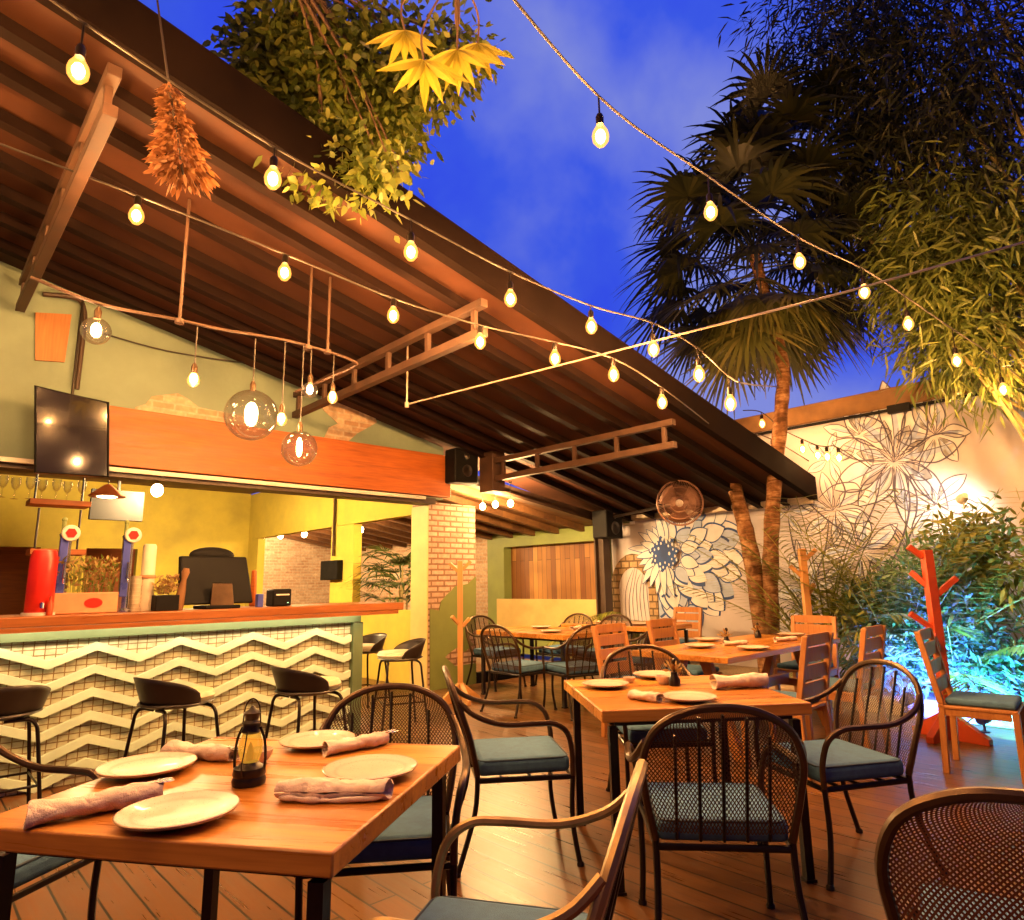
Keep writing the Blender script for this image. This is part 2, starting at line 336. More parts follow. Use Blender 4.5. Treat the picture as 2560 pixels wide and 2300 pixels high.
M['treeleaf']=leafmat('broad_leaf',(.09,.135,.02),(.19,.235,.035),(.33,.34,.06))
M['fern']=leafmat('yellow_leaf',(.34,.29,.025),(.42,.35,.035),(.48,.42,.05),.4)
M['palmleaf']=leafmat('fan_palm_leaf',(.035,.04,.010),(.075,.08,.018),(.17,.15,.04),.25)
M['bamboo']=leafmat('lit_bamboo_leaf',(.08,.115,.02),(.16,.20,.035),(.30,.33,.08))  # leaf colour lightened in place of an uplight
M['bambooshade']=leafmat('shaded_bamboo_leaf',(.022,.028,.012),(.04,.05,.018),(.09,.09,.045))  # bamboo leaf darkened for the unlit top, shade put into the colour
M['palmsilhouette']=leafmat('silhouette_palm_leaf',(.012,.016,.006),(.025,.03,.010),(.05,.05,.016),.2)  # palm leaf darkened into silhouette; hanging fronds keep the lit tone
M['indoorleaf']=leafmat('indoor_palm_leaf',(.03,.06,.012),(.06,.10,.018),(.10,.15,.03),.2)
M['areca']=leafmat('areca_leaf',(.13,.16,.022),(.24,.26,.04),(.38,.37,.08))
M['shrub']=leafmat('shrub_leaf',(.09,.18,.08),(.16,.32,.15),(.32,.50,.28))
M['dry']=leafmat('dried_leaf',(.16,.06,.018),(.30,.12,.04),(.42,.22,.10),.35,.6)
M['bloom']=leafmat('dried_bloom',(.35,.17,.04),(.60,.42,.17),(.22,.08,.02),.3,.7)
M['weave']=weave('wicker_weave',(.05,.024,.015),.0095,.50)
M['weavered']=weave('brown_wicker_weave',(.14,.05,.028),.0085,-.05)
M['fanmesh']=weave('fan_guard_mesh',(.25,.16,.12),.03,-.1)
M['fancage']=mat('dusty_fan_metal',(.22,.11,.08),.4,.3,.3,8)
M['bench']=mat('cream_bench_paint',(.56,.42,.16),.5,0,.15,3)
M['piping']=mat('dark_piping',(.03,.06,.10),.8)
M['tear']=mat('flame_glass',(.5,.25,.03),.2)

# ------------------------------------------------------------------ camera, world
cam=bpy.data.cameras.new('camera');co=bpy.data.objects.new('camera',cam);C.objects.link(co);scene.camera=co
cam.sensor_width=36;cam.lens=36*F/2560;cam.clip_start=.02;cam.clip_end=500
fw=Vector((0,math.cos(TH),math.sin(TH)));up=Vector((0,-math.sin(TH),math.cos(TH)));rt=Vector((1,0,0))
c_,s_=math.cos(ROLL),math.sin(ROLL);r2=rt*c_-up*s_;u2=rt*s_+up*c_
Mx=Matrix((( r2.x,u2.x,-fw.x,0),(r2.y,u2.y,-fw.y,0),(r2.z,u2.z,-fw.z,CAMH),(0,0,0,1)));co.matrix_world=Mx
wd=bpy.data.worlds.new('World');scene.world=wd;wd.use_nodes=True;nt=wd.node_tree;nt.nodes.clear()
wo=nt.nodes.new('ShaderNodeOutputWorld');bg=nt.nodes.new('ShaderNodeBackground');nt.links.new(bg.outputs[0],wo.inputs[0])
tc=nd(nt,'ShaderNodeTexCoord');mp=nd(nt,'ShaderNodeMapping');mp.inputs['Scale'].default_value=(1,1,1);mp.inputs['Rotation'].default_value=(.3,.2,.8);nt.links.new(tc.outputs['Generated'],mp.inputs[0])
nz=nd(nt,'ShaderNodeTexNoise',i_Scale=2.2,i_Detail=6.0,i_Roughness=.5,i_Distortion=.15);nt.links.new(mp.outputs[0],nz.inputs['Vector'])
cl=ramp(nt,nz.outputs[0],[(.34,(.010,.022,.74)),(.50,(.04,.09,.72)),(.66,(.20,.24,.66))])
sky=nd(nt,'ShaderNodeTexSky',sky_type='NISHITA',sun_disc=False,sun_elevation=rad(-4),sun_rotation=rad(220))
ad=nd(nt,'ShaderNodeMix',data_type='RGBA',blend_type='ADD');ad.inputs[0].default_value=.05;nt.links.new(cl,ad.inputs[6]);nt.links.new(sky.outputs[0],ad.inputs[7])
dt=nd(nt,'ShaderNodeVectorMath',operation='DOT_PRODUCT');nt.links.new(tc.outputs['Generated'],dt.inputs[0]);dt.inputs[1].default_value=Vector((.2,.8,.55)).normalized()
gl=ramp(nt,dt.outputs['Value'],[(.35,(.10,.10,.12)),(.82,(1,1,1))])
mg=nd(nt,'ShaderNodeMix',data_type='RGBA',blend_type='MULTIPLY');mg.inputs[0].default_value=1;nt.links.new(ad.outputs[2],mg.inputs[6]);nt.links.new(gl,mg.inputs[7])
nt.links.new(mg.outputs[2],bg.inputs[0]);bg.inputs[1].default_value=1.08

# ------------------------------------------------------------------ floor
b=MB();b.bst(-8,7.42,-8,14,-.2,0);fl=b.build('floor',M['deck'],smooth=False,kind='structure')
b=MB();b.bst(7.42,60,-60,60,-.3,-.1);b.bst(-60,-8,-60,60,-.3,-.1);b.bst(-8,7.42,14,60,-.3,-.1);b.bst(-8,7.42,-60,-8,-.3,-.1);b.build('ground',M['soil'],smooth=False,kind='structure')

# ------------------------------------------------------------------ building
bo=W(5,7,0)
bl=thing('restaurant_building','open fronted restaurant building with sage gable wall, orange timber beam and brick pillar','building',bo)
def bp(mb,name,m,par=bl,**k): return mb.build(name,m,par,bo,**k)
b=MB()   # gable wall above the beam, sloping with the roof
b.prism([(-6,2.44),(5.3,2.44),(5.3,roofz(5.3)-.004),(-6,roofz(-6)-.004)],(W(0,7.0,0),bv,zv,nv),.16)
gw=bp(b,'gable_wall',M['sage'],smooth=False)
b=MB()
def patch(pts,T=6.996):
    o=[(on_t(x,y,T).dot(bv),on_t(x,y,T).z) for x,y in pts]; b.prism(o,(W(0,T,0),bv,zv,-nv),.012)
patch([(262,822),(268,806),(288,800),(300,785),(330,781),(352,779),(372,790),(392,806),(420,812),(455,818),(490,826),(505,845),(500,880),(262,840)])
bp(b,'exposed_brick_patch',M['palebrick'],gw,smooth=False);b=MB()
patch([(600,902),(614,880),(640,868),(650,846),(668,838),(640,812),(628,792),(660,782),(690,800),(740,822),(745,836),(728,846),(706,858),(690,872),(668,882),(662,893),(640,892),(625,904)])
bp(b,'exposed_brick_patch',M['palebrick'],gw,smooth=False)
b=MB();b.bst(1.24,5.32,6.86,6.985,2.46,3.02);bp(b,'timber_beam',M['beam'],bevel=.006)
b=MB();b.bst(-6,5.1,6.9,7.15,2.36,2.438);bp(b,'lintel',M['steel'])
b=MB();b.bst(-1,4.9,6.84,6.88,2.40,2.44);bp(b,'lintel_lip',M['white'])
b=MB();b.bst(5.1,5.9,7.05,7.43,0,2.40);pil=bp(b,'brick_pillar',M['brick'],smooth=False)
b=MB();b.bst(5.085,5.098,7.05,7.43,0,2.36);bp(b,'pillar_side_render',M['bench'],pil,smooth=False)
b=MB() # green torn plaster at foot of the pillar
def pp(pts,T=7.046):
    o=[(on_t(x,y,T).dot(bv),on_t(x,y,T).z) for x,y in pts]; b.prism(o,(W(0,T,0),bv,zv,-nv),.01)
pp([(850,1372),(850,1205),(868,1208),(872,1190),(884,1176),(893,1168),(900,1160),(925,1155),(941,1140),(941,1245),(925,1262),(936,1275),(918,1290),(905,1280),(888,1292),(880,1300),(900,1318),(941,1312),(941,1352)])
bp(b,'green_plaster_patch',M['green'],pil,smooth=False)
# inner side wall with two openings (along n at s=5.15)
b=MB()
S0,S1=5.2,5.34
b.bst(S0,S1,7.43,15,2.285,3.2);b.bst(S0,S1,9.17,9.9,0,2.28);b.bst(S0,S1,12.9,15,0,2.28);b.bst(S0,S1,7.44,12.9,0,.98)
bp(b,'inner_side_wall',M['yellow'],smooth=False)
b=MB();b.bst(-6,5.2,13.4,13.55,2.05,3.3);b.bst(3.2,5.2,13.4,13.55,0,2.05);b.bst(1.75,2.4,13.4,13.55,0,2.05);b.bst(-6,.9,13.4,13.55,0,2.05);bp(b,'inner_back_wall',M['yellow'],smooth=False)
b=MB();b.bst(-6,5.2,16.3,16.4,0,3.2);bp(b,'far_room_wall',M['beam'],smooth=False)
b=MB();b.bst(-6,5.2,7.17,16.4,3.22,3.3);bp(b,'bar_ceiling',M['darkceil'],smooth=False)
def cz(s_): return 2.31+.17*(8.9-s_)
b=MB();b.hexa([W(a,c,cz(a)+d) for a in(5.342,9.0) for c in(7.32,16.5) for d in(0,.08)])
for k in range(14): b.hexa([W(a,c,cz(a)+d) for a in(5.345,8.89) for c in(7.6+k*.62,7.70+k*.62) for d in(-.11,-.003)])
bp(b,'dining_room_ceiling',M['darkceil'],smooth=False)
# end wall of the side room with planked recess
b=MB();SW=8.9
b.bst(SW,SW+.2,7.12,7.32,0,2.29);b.bst(SW,SW+.2,7.32,9.75,2.03,2.29);b.bst(SW,SW+.2,9.75,10.25,0,2.29);b.bst(SW,SW+.2,7.32,9.75,0,1.0)
ew=bp(b,'end_wall',M['green'],smooth=False)
b=MB();b.bst(SW+.2,SW+.25,7.3,9.8,.95,2.3);bp(b,'plank_panel',M['planks'],ew,smooth=False)
b=MB();b.bst(SW-.03,SW-.004,7.2,9.95,.45,1.02);bp(b,'bench_backboard',M['bench'],ew,bevel=.004)
b=MB();b.bst(SW,SW+.1,10.25,16.4,0,2.29);b.bst(5.34,SW+.1,16.402,16.5,0,3.0);bp(b,'whitewashed_wall',M['palebrick'],smooth=False)
b=MB();b.bst(5.92,8.9,7.04,7.12,0,.14);bp(b,'floor_kerb',M['black'],bevel=.005)
# steel eave beam + posts carrying the canopy edge
# ------------------------------------------------------------------ canopy roof
ro=W(3,5,roofz(3))
rf=thing('canopy_roof','long sloping terrace canopy roof with dark purlins, trusses and deep fascia','roof',ro)
def slab(b,s0,s1,t0,t1,d0,d1):
    b.hexa([W(a,c,roofz(a)+d) for a in(s0,s1) for c in(t0,t1) for d in(d0,d1)])
b=MB();slab(b,-3,8.86,3.6,7.3,0,.06);b.build('roof_sheet',M['roof'],rf,ro,smooth=False)
b=MB();slab(b,-3,8.86,3.50,3.59,-.06,.25);b.build('fascia',M['fascia'],rf,ro,smooth=False)
for tt in(3.92,4.30,4.75,5.22,5.66,6.08,6.55):
    b=MB();slab(b,-3,8.84,tt-.025,tt+.025,-.105,-.004);slab(b,-3,8.84,tt-.06,tt-.025,-.105,-.095);b.build('purlin',M['purlin'],rf,ro,smooth=False)
for si,(ss,t1) in enumerate(((.55,6.9),(3.12,6.9),(5.68,6.35))):
    b=MB();z0=roofz(ss)
    b.bst(ss-.035,ss+.035,3.6,t1,z0-.19,z0-.125);b.bst(ss-.035,ss+.035,3.6,t1,z0-.43,z0-.36)
    t=3.7
    while t<t1: b.bst(ss-.02,ss+.02,t,t+.045,z0-.36,z0-.19);t+=.62
    b.build('truss',M['truss'],rf,ro,bevel=.004,smooth=False)
b=MB();b.bst(5.62,5.84,6.35,6.62,2.52,roofz(5.7)-.02);b.build('truss_bracket',M['truss'],rf,ro,bevel=.006)
b=MB();b.hexa([W(a,c,2.80-.145*(a-5.9)+d) for a in(5.55,8.8) for c in(6.9,7.0) for d in(-.16,0)]);b.hexa([W(a,c,2.80-.145*(a-5.9)+d) for a in(5.55,8.8) for c in(6.85,6.9) for d in(-.16,-.12)])
b.build('eave_beam',M['steel'],rf,ro,smooth=False)
b=MB()
for s0 in(8.62,):
    b.bst(s0-.09,s0+.09,6.9,6.93,0,2.42);b.bst(s0-.09,s0+.09,7.07,7.1,0,2.42);b.bst(s0-.012,s0+.012,6.93,7.07,0,2.42)
b.build('steel_post',M['steel'],rf,ro,smooth=False)
b=MB();b.bst(8.82,8.88,3.55,6.9,roofz(8.85)-.10,roofz(8.85)-.01);b.build('end_gutter',M['wire'],rf,ro)

# ------------------------------------------------------------------ mural wall
mo=W(9,3,0)
mw=thing('mural_wall','tall pale plaster garden wall painted with line drawn flowers, brown coping on top','wall',mo)
b=MB();b.bst(9.0,9.2,-6,7.1,0,3.42);b.build('plaster_wall',M['mural'],mw,mo,smooth=False)
b=MB();b.bst(8.97,9.23,-6,7.1,3.424,3.68);b.build('coping',M['caprock'],mw,mo,bevel=.01)
b=MB();b.tube([W(8.93,5,3.38),W(8.93,-5.5,3.38)],.022);b.bst(8.88,8.96,2.3,2.55,3.33,3.43);b.build('conduit',M['black'],mw,mo)
def wpt(t,z,d=.004): return W(9.0-d,t,z)
def petal(b,t,z,ang,L,wd,d,curl=.15,n=10,scale=1.0,th=.003):
    o=[]
    for i in range(n+1):
        u=i/n; o.append((u*L,wd*math.sin(math.pi*min(1,u**.8*.98+.02))**.8))
    pts=o+[(x,-y) for x,y in o[::-1]]
    ca,sa=math.cos(ang),math.sin(ang)
    out=[]
    for x,y in pts:
        y+=curl*x*x/L
        cx,cyy=L*.5,0
        x2=cx+(x-cx)*scale;y2=y*scale
        out.append((t-(x2*ca-y2*sa),z+(x2*sa+y2*ca)))
    b.add([wpt(a,c,d) for a,c in out],[tuple(range(len(out)))])
ink=MB();pet=MB();blu=MB();pe2=MB()
ft,fz=6.0,1.74
rings=[(.42,.34,.105,7,20),(.60,.38,.13,9,16),(.83,.42,.15,10,14),(1.05,.40,.16,11,12)]
dd=.004
for ri,(r0,L,wd,cnt,_) in enumerate(rings[::-1]):
    for k in range(17-ri):
        a=-1.75+3.3*(k+.5*(ri%2))/(16-ri)+R.uniform(-.05,.05)
        stretch=1.0 if -1.2<a<1.0 else .72
        rr=(r0-.12)*stretch
        t=ft-rr*math.cos(a);z=fz+rr*math.sin(a)*.92
        d=dd+ri*.012+ (k%2)*.005
        petal(ink,t,z,a+R.uniform(-.05,.05),L,wd*1.06,d,R.uniform(-.1,.1))
        aa=a
        petal(pet if (k+ri)%3 else pe2,t-.0*math.cos(a),z,aa,L,wd,d+.0025,R.uniform(-.1,.1),scale=.905)
for k in range(15):
    a=1.4+3.4*k/14; L=R.uniform(.35,.62)
    t=ft-.14*math.cos(a);z=fz+.14*math.sin(a)
    petal(ink,t,z,a,L,.07,.056+(k%2)*.003);petal(pet,t,z,a,L,.06,.0585+(k%2)*.003,scale=.93)
blo=[(ft-(.25+.05*math.sin(9*a))*math.cos(a),fz+(.25+.05*math.cos(7*a))*math.sin(a)) for a in[2*math.pi*i/36 for i in range(36)]]
blu.add([wpt(t,z,.066) for t,z in blo],[tuple(range(36))])
for k in range(34):
    a=k*2.4;r=.10+.17*math.sqrt(k/34);q=R.uniform(.012,.02)
    c=(ft-r*math.cos(a),fz+r*math.sin(a))
    pet.add([wpt(c[0]-q*math.cos(i*.785),c[1]+1.5*q*math.sin(i*.785),.0695) for i in range(8)],[tuple(range(8))])
ink.build('mural_outline',M['inkblue'],mw,mo,smooth=False);pet.build('mural_petal',M['petal'],mw,mo,smooth=False);pe2.build('mural_shade_petal',M['petal2'],mw,mo,smooth=False);blu.build('mural_flower_heart',M['inkblue'],mw,mo,smooth=False)
lin=MB()
def stroke(pts,w=.012,n=7,img=True):
    P=[on_s(x,y,8.993) for x,y in pts] if img else pts
    P=bez(P,n);N=len(P);vs=[]
    for i,p in enumerate(P):
        d=(P[min(i+1,N-1)]-P[max(i-1,0)]).normalized();s=bv.cross(d)
        k=w*(.35+.65*math.sin(math.pi*(i+.5)/N))
        vs+=[p+s*k-bv*0,p-s*k]
    lin.add(vs,[(2*i,2*i+1,2*i+3,2*i+2) for i in range(N-1)])
lfil=MB();lsh=MB()
def lpetal(cx,cy,a,L,w,curl=.2,wd=.010,fill=True):
    ca,sa=math.cos(a),-math.sin(a)
    def T_(x,y):
        y+=curl*x*x/L
        return (cx+x*ca+y*sa,cy+x*sa-y*ca)
    up_=[T_(L*u,w*f) for u,f in((0.02,.10),(.25,.62),(.5,1),(.75,.78),(.93,.28),(1.0,0))]
    dn=[T_(L*u,-w*f) for u,f in((0.02,.10),(.25,.62),(.5,1),(.75,.78),(.93,.28),(1.0,0))]
    stroke(up_,wd);stroke(dn,wd);stroke([T_(L*u,w*.06*math.sin(u*5)) for u in(.05,.3,.55,.78)],wd*.6)
    if fill:
        o_=[on_s(x,y,8.9955) for x,y in up_+dn[::-1][1:]];lfil.add(o_,[tuple(range(len(o_)))])
        o_=[on_s(x,y,8.9945) for x,y in [T_(L*u,w*f) for u,f in((.05,.02),(.3,.05),(.6,.1),(.8,.05),(.6,-.35),(.3,-.4))]];lsh.add(o_,[tuple(range(6))])
def lily(cx,cy,r,n,rot,sp=6.28,fill=True):
    for k in range(n):
        a=rot+sp*k/n;lpetal(cx+.12*r*math.cos(a),cy-.12*r*math.sin(a),a,r*R.uniform(.8,1.1),r*R.uniform(.16,.24),R.uniform(-.35,.35),r*.00005+.0035,fill)
    for k in range(5):
        a=rot+.3+k*.5;stroke([(cx,cy),(cx+.25*r*math.cos(a)+4,cy-.25*r*math.sin(a)),(cx+.42*r*math.cos(a),cy-.42*r*math.sin(a)-6)],.005)
lily(1770,905,125,9,.15);lily(1768,915,70,8,.4);lily(1700,860,60,6,.9);lily(1850,860,70,6,.3);lily(1648,1010,70,6,.8);lily(1700,1090,78,7,.4);lily(1600,1165,62,6,.2);lily(1850,1000,80,6,1.0);lily(1560,1010,48,5,1.2)
lily(1740,1180,70,6,.5);lily(1640,905,46,5,1.4)
for pts in [[(1745,930),(1735,985),(1712,1040),(1690,1080)],[(1790,935),(1800,1000),(1780,1080),(1740,1150)],[(1575,955),(1605,1000),(1660,1045),(1700,1060)],[(1640,1030),(1632,1090),(1612,1140)],
 [(1560,1030),(1572,1090),(1596,1150)],[(1705,1110),(1712,1150),(1735,1175)],[(1545,1200),(1585,1212),(1640,1240)],[(1830,1010),(1800,1060),(1790,1110)],[(1650,925),(1672,970),(1660,1005)],[(1620,985),(1650,960),(1690,955),(1706,975)],[(1520,1010),(1536,1045),(1530,1085)]]: stroke(pts,R.uniform(.008,.012))
for k in range(16): 
    x=R.uniform(1560,1850);y=R.uniform(1080,1230);lpetal(x,y,R.uniform(.3,2.8),R.uniform(38,70),R.uniform(5,9),R.uniform(-.4,.4),.007,False)
for k in range(9): stroke([(1240+k*8,1235),(1238+k*7,1180+R.uniform(-20,20)),(1252+k*5,1130+R.uniform(-15,15))],.007)
lsh.build('mural_lily_shade',M['petal2'],mw,mo,smooth=False);lfil.build('mural_lily_fill',M['petal'],mw,mo,smooth=False)
lin.build('mural_line_drawing',M['ink'],mw,mo,smooth=False)
b=MB()
for i in range(12):
    a0=math.pi*i/12;a1=math.pi*(i+1)/12
    for r0,r1 in((.30,.48),):
        q=[(7.02-0-.0+.0-(.0)-(r*math.cos(a))-.35,1.15+r*1.3*math.sin(a)) for r,a in((r0,a0),(r1,a0),(r1,a1),(r0,a1))]
        b.add([wpt(t,z,.01) for t,z in q],[(0,1,2,3)])
b.bst(8.97,8.996,6.96,7.1,0,1.2);b.bst(8.97,8.996,6.2,6.36,0,1.15)
b.build('stone_arch',M['stone'],mw,mo,smooth=False)

# ------------------------------------------------------------------ bar counter
BO=W(1.5,5.7,0);bar=thing('bar_counter','long wooden topped bar with lit mint chevron front','bar',BO)
b=MB();b.bst(-2.5,3.66,5.46,6.15,1.085,1.155);b.build('countertop',M['counter'],bar,BO,bevel=.008)
b=MB();b.bst(-2.5,3.28,5.605,5.65,.985,1.082);b.bst(3.2,3.30,5.60,5.70,0,.983);b.build('mint_trim',M['trim'],bar,BO,bevel=.003)
b=MB();b.bst(-2.5,3.2,5.66,5.70,0,1.082);b.build('lattice_panel',M['tile'],bar,BO,smooth=False)
b=MB();b.bst(-2.5,3.2,5.702,5.76,0,1.08);b.bst(3.15,3.2,5.762,6.1,0,1.08);b.build('cabinet',M['chairwood'],bar,BO)
per=.565;s0=1.135-3*per
for row in range(6):
    zc=.955-row*.158
    top=[];k=0
    while s0+k*per/2<3.18:
        top.append((s0+k*per/2,zc-(0 if k%2==0 else .108)));k+=1
    s_l,z_l=top[-1];f_=(3.185-s_l)/(per/2);zn=zc-(0 if k%2==0 else .108);top.append((3.185,z_l+(zn-z_l)*f_))
    out=[(a,max(c,.002)) for a,c in top]+[(a,max(c-.07,.001)) for a,c in top[::-1]]
    b=MB();n=len(top)
    for i in range(n-1):
        a,c=top[i];a2,c2=top[i+1]
        b.hexa([W(x,t,z) for (x,zz) in((a,c),(a2,c2)) for t in(5.608,5.655) for z in(zz-.058,zz)])
    b.build('chevron_slat',M['mint'],bar,BO,smooth=False)
LED=emis('led_strip_glow',(1,.82,.46),60)
b=MB();b.bst(-2.5,3.6,5.462,5.474,1.052,1.0845);b.build('counter_lip',M['counter'],bar,BO)
b=MB();b.bst(-2.4,3.25,5.49,5.505,1.066,1.078);b.build('led_strip',LED,bar,BO)

# ------------------------------------------------------------------ furniture prototypes
def chair_proto():
    t=thing('metal_armchair','x','chair')
    hoop=bez([(-.235,-.20,.42),(-.265,-.235,.58),(-.272,-.275,.70),(-.225,-.315,.81),(-.12,-.338,.872),(0,-.345,.888),(.12,-.338,.872),(.225,-.315,.81),(.272,-.275,.70),(.265,-.235,.58),(.235,-.20,.42)],5)
    b=MB();b.tube(hoop,.0145,8);b.build('back_hoop',M['bronze'],t)
    half=[p for p in hoop if p.x>=-1e-6][::-1]
    def at_h(v):
        L=[0]
        for a,c in zip(half,half[1:]): L.append(L[-1]+(c-a).length)
        half2=half
        z=.45+(.884-.45)*v
        for a,c in zip(half2,half2[1:]):
            lo,hi=sorted((a.z,c.z))
            if lo-1e-6<=z<=hi+1e-6 and hi>lo: k=(z-a.z)/(c.z-a.z);return a.lerp(c,k)
        return half2[-1]
    def fn(u,v):
        v=1-(1-v)**1.7
        q=at_h(v);x=2*u-1;w_=max(.0,q.x-.006)
        return Vector((x*w_,q.y-.02*(1-x*x)*min(1,w_/.2),.45+.434*v-.004))
    b=MB();b.grid(fn,16,18,.52,.42);b.build('back_panel',M['weave'],t)
    b=MB()
    for x in(-.16,-.08,0,.08,.16):
        zt=.45+.425*(1-(abs(x)/.285)**3.0)
        p=[Vector((x,-.215-.135*((z-.42)/.46)+.045*(x/.262)**2,z)) for z in(.42,.55,.7,zt-.01)]
        b.tube(p,.006,6)
    b.build('back_bars',M['dark'],t)
    for s in(-1,1):
        b=MB();b.tube(bez([(s*.262,-.29,.765),(s*.29,-.22,.705),(s*.305,-.09,.66),(s*.302,.08,.655),(s*.292,.17,.648),(s*.272,.235,.60),(s*.255,.262,.50),(s*.252,.262,.40)],5),.0135,8);b.build('arm',M['bronze'],t)
        b=MB();b.tube(bez([(s*.252,.262,.40),(s*.25,.255,.2),(s*.258,.285,.0)],4),.0125,8);b.lathe([(.018,0),(.018,.012),(.012,.02)],10,(s*.258,.285,0));b.build('leg',M['dark'],t)
        b=MB();b.tube(bez([(s*.235,-.20,.42),(s*.238,-.215,.25),(s*.262,-.30,.0)],4),.0125,8);b.lathe([(.018,0),(.018,.012),(.012,.02)],10,(s*.262,-.30,0));b.build('leg',M['dark'],t)
    b=MB();b.tube([(-.235,-.20,.395),(.235,-.20,.395),(.252,.262,.395),(-.252,.262,.395)],.013,8,closed=True)
    for y in(-.08,.06,.17): b.tube([(-.242,y,.395),(.242,y,.395)],.008,6)
    b.build('seat_frame',M['dark'],t)
    b=MB();b.box((0,.03,.447),(.46,.455,.078));cu=b.build('seat_cushion',M['cushion'],t,bevel=.028,seg=4)
    b=MB();x0,y0,y1,c=.224,-.1915,.2515,.035
    b.tube([(x0-c,y0,.478),(x0-.01,y0+.01,.478),(x0,y0+c,.478),(x0,y1-c,.478),(x0-.01,y1-.01,.478),(x0-c,y1,.478),(-x0+c,y1,.478),(-x0+.01,y1-.01,.478),(-x0,y1-c,.478),(-x0,y0+c,.478),(-x0+.01,y0+.01,.478),(-x0+c,y0,.478)],.0045,6,closed=True);b.build('piping',M['piping'],cu)
    return t
def stool_proto():
    t=thing('bar_stool','x','stool')
    b=MB()
    def fn(u,v):
        q=-1+2*u;a=math.pi*.56*q-math.pi/2
        k=max(0,math.cos(q*math.pi*.5))**.55
        r=.20+.055*v*k;z=.60+.02*v+.135*v*k
        return Vector((r*math.cos(a)*1.05,r*math.sin(a)*.95,z))
    b.grid(fn,28,5);b.lathe([(.02,.575),(.16,.58),(.215,.60),(.21,.608),(.02,.60)],28)
    o=b.build('shell',M['shell'],t);sd=o.modifiers.new('t','SOLIDIFY');sd.thickness=.008
    b=MB();b.lathe([(.02,.60),(.185,.602),(.20,.63),(.185,.655),(.10,.664),(.01,.665)],28,(0,.02,0));b.build('seat_pad',M['seatcream'],t)
    for s in(-1,1):
        for e in(-1,1):
            b=MB();b.tube(bez([(s*.02,e*.13,.572),(s*.12,e*.14,.572),(s*.165,e*.155,.545),(s*.185,e*.165,.45),(s*.235,e*.215,0)],5),.0105,8);b.build('leg',M['dark'],t)
    b=MB();b.tube([(-.205,-.185,.24),(.205,-.185,.24),(.205,.185,.24),(-.205,.185,.24)],.007,6,closed=True);b.build('foot_ring',M['dark'],t)
    return t
def table_proto(w,d,name='dining_table'):
    t=thing(name,'x','table')
    b=MB();b.box((0,0,.733),(w,d,.054));b.build('tabletop',M['top'],t,bevel=.006)
    b=MB();b.box((0,0,.70),(w-.10,.04,.04));
    for s in(-1,1): b.box((0,s*(d/2-.07),.70),(w-.14,.03,.036));b.box((s*(w/2-.07),0,.70),(.03,d-.172,.036))
    b.build('apron',M['dark'],t)
    for s in(-1,1):
        for e in(-1,1):
            b=MB();b.box((s*(w/2-.06),e*(d/2-.06),.34),(.038,.038,.68));b.box((s*(w/2-.06),e*(d/2-.06),.006),(.05,.05,.012));b.build('leg',M['dark'],t)
    return t
def wchair_proto():
    t=thing('wooden_chair','x','chair')
    b=MB()
    for s in(-1,1):
        pass
    for s in(-1,1):
        b=MB();b.hexa([Vector((s*.21+dx,y+dy,z)) for dx in(-.02,.02) for dy in(-.02,.02) for (y,z) in((-.22,0),(-.20,.45))]);b.hexa([Vector((s*.21+dx,y+dy,z)) for dx in(-.02,.02) for dy in(-.02,.02) for (y,z) in((-.20,.452),(-.29,.93))]);b.build('rear_leg',M['chairwood'],t,bevel=.004)
        b=MB();b.box((s*.21,.21,.215),(.04,.04,.43));b.build('front_leg',M['chairwood'],t,bevel=.004)
        b=MB();b.box((s*.21,0,.40),(.03,.37,.05));b.build('side_rail',M['chairwood'],t,bevel=.003)
    for i,z in enumerate((.56,.68,.80,.90)):
        y=-.20-.09*(z-.45)/.48
        b=MB();b.box((0,y+.004,z),(.385,.016,.095 if i<3 else .075));b.build('back_slat',M['chairwood'],t,bevel=.003)
    b=MB();b.box((0,.005,.432),(.46,.44,.022));b.build('seat',M['chairwood'],t,bevel=.005)
    b=MB();b.box((0,.02,.468),(.40,.40,.046));b.build('seat_cushion',M['cushion'],t,bevel=.018,seg=3)
    return t
used={}
def put(kind,proto,loc,rz,label,group):
    loc=Vector((loc[0],loc[1],0))
    if kind not in used:
        r=proto();used[kind]=r;r.location=loc;r.rotation_euler=(0,0,rz);r['label']=label;r['group']=group;return r
    return dup(used[kind],loc,rz,label,group)
def face(dx,dy): return math.atan2(dy,dx)-math.pi/2    # local +Y looks along (dx,dy)
G='metal armchairs around the dining tables'
put('ch',chair_proto,(-.50,2.63),face(.12,-1),'round backed metal armchair at the far side of the nearest table, towards the bar',G)
put('ch',chair_proto,(-.03,3.60),face(1,.16),'armchair seen side on between the two front tables, facing right',G)
cg=put('ch',chair_proto,(-.05,1.70),face(-1,.28),'armchair with bronze rim tinted as if lit at the right edge of the nearest table',G)
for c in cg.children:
    if c.name.split('.')[0] in('arm','back_hoop'): c.data=c.data.copy();c.data.materials[0]=M['litbronze']
put('ch',chair_proto,(.74,2.70),face(.10,1),'dark armchair seen from behind at the near side of the middle table',G)
put('ch',chair_proto,(1.56,3.42),face(-.97,-.22),'armchair with vertical bars at the right side of the middle table, facing left',G)
pf=on_z(2030,1578,.888);cw=put('ch',chair_proto,(pf.x+.345*.52,pf.y+.345*.854),face(.52,.854),'brown wicker chair with finely woven round back, cut off at the bottom right corner',G)
for c in list(cw.children):
    if c.name.split('.')[0]=='arm': bpy.data.objects.remove(c)
    elif c.name.split('.')[0]=='back_panel': c.data=c.data.copy();c.data.materials[0]=M['weavered']
    elif c.name.split('.')[0]=='back_bars': bpy.data.objects.remove(c)
put('ch',chair_proto,(.86,4.22),face(.05,-1),'armchair tucked under the far side of the middle table',G)
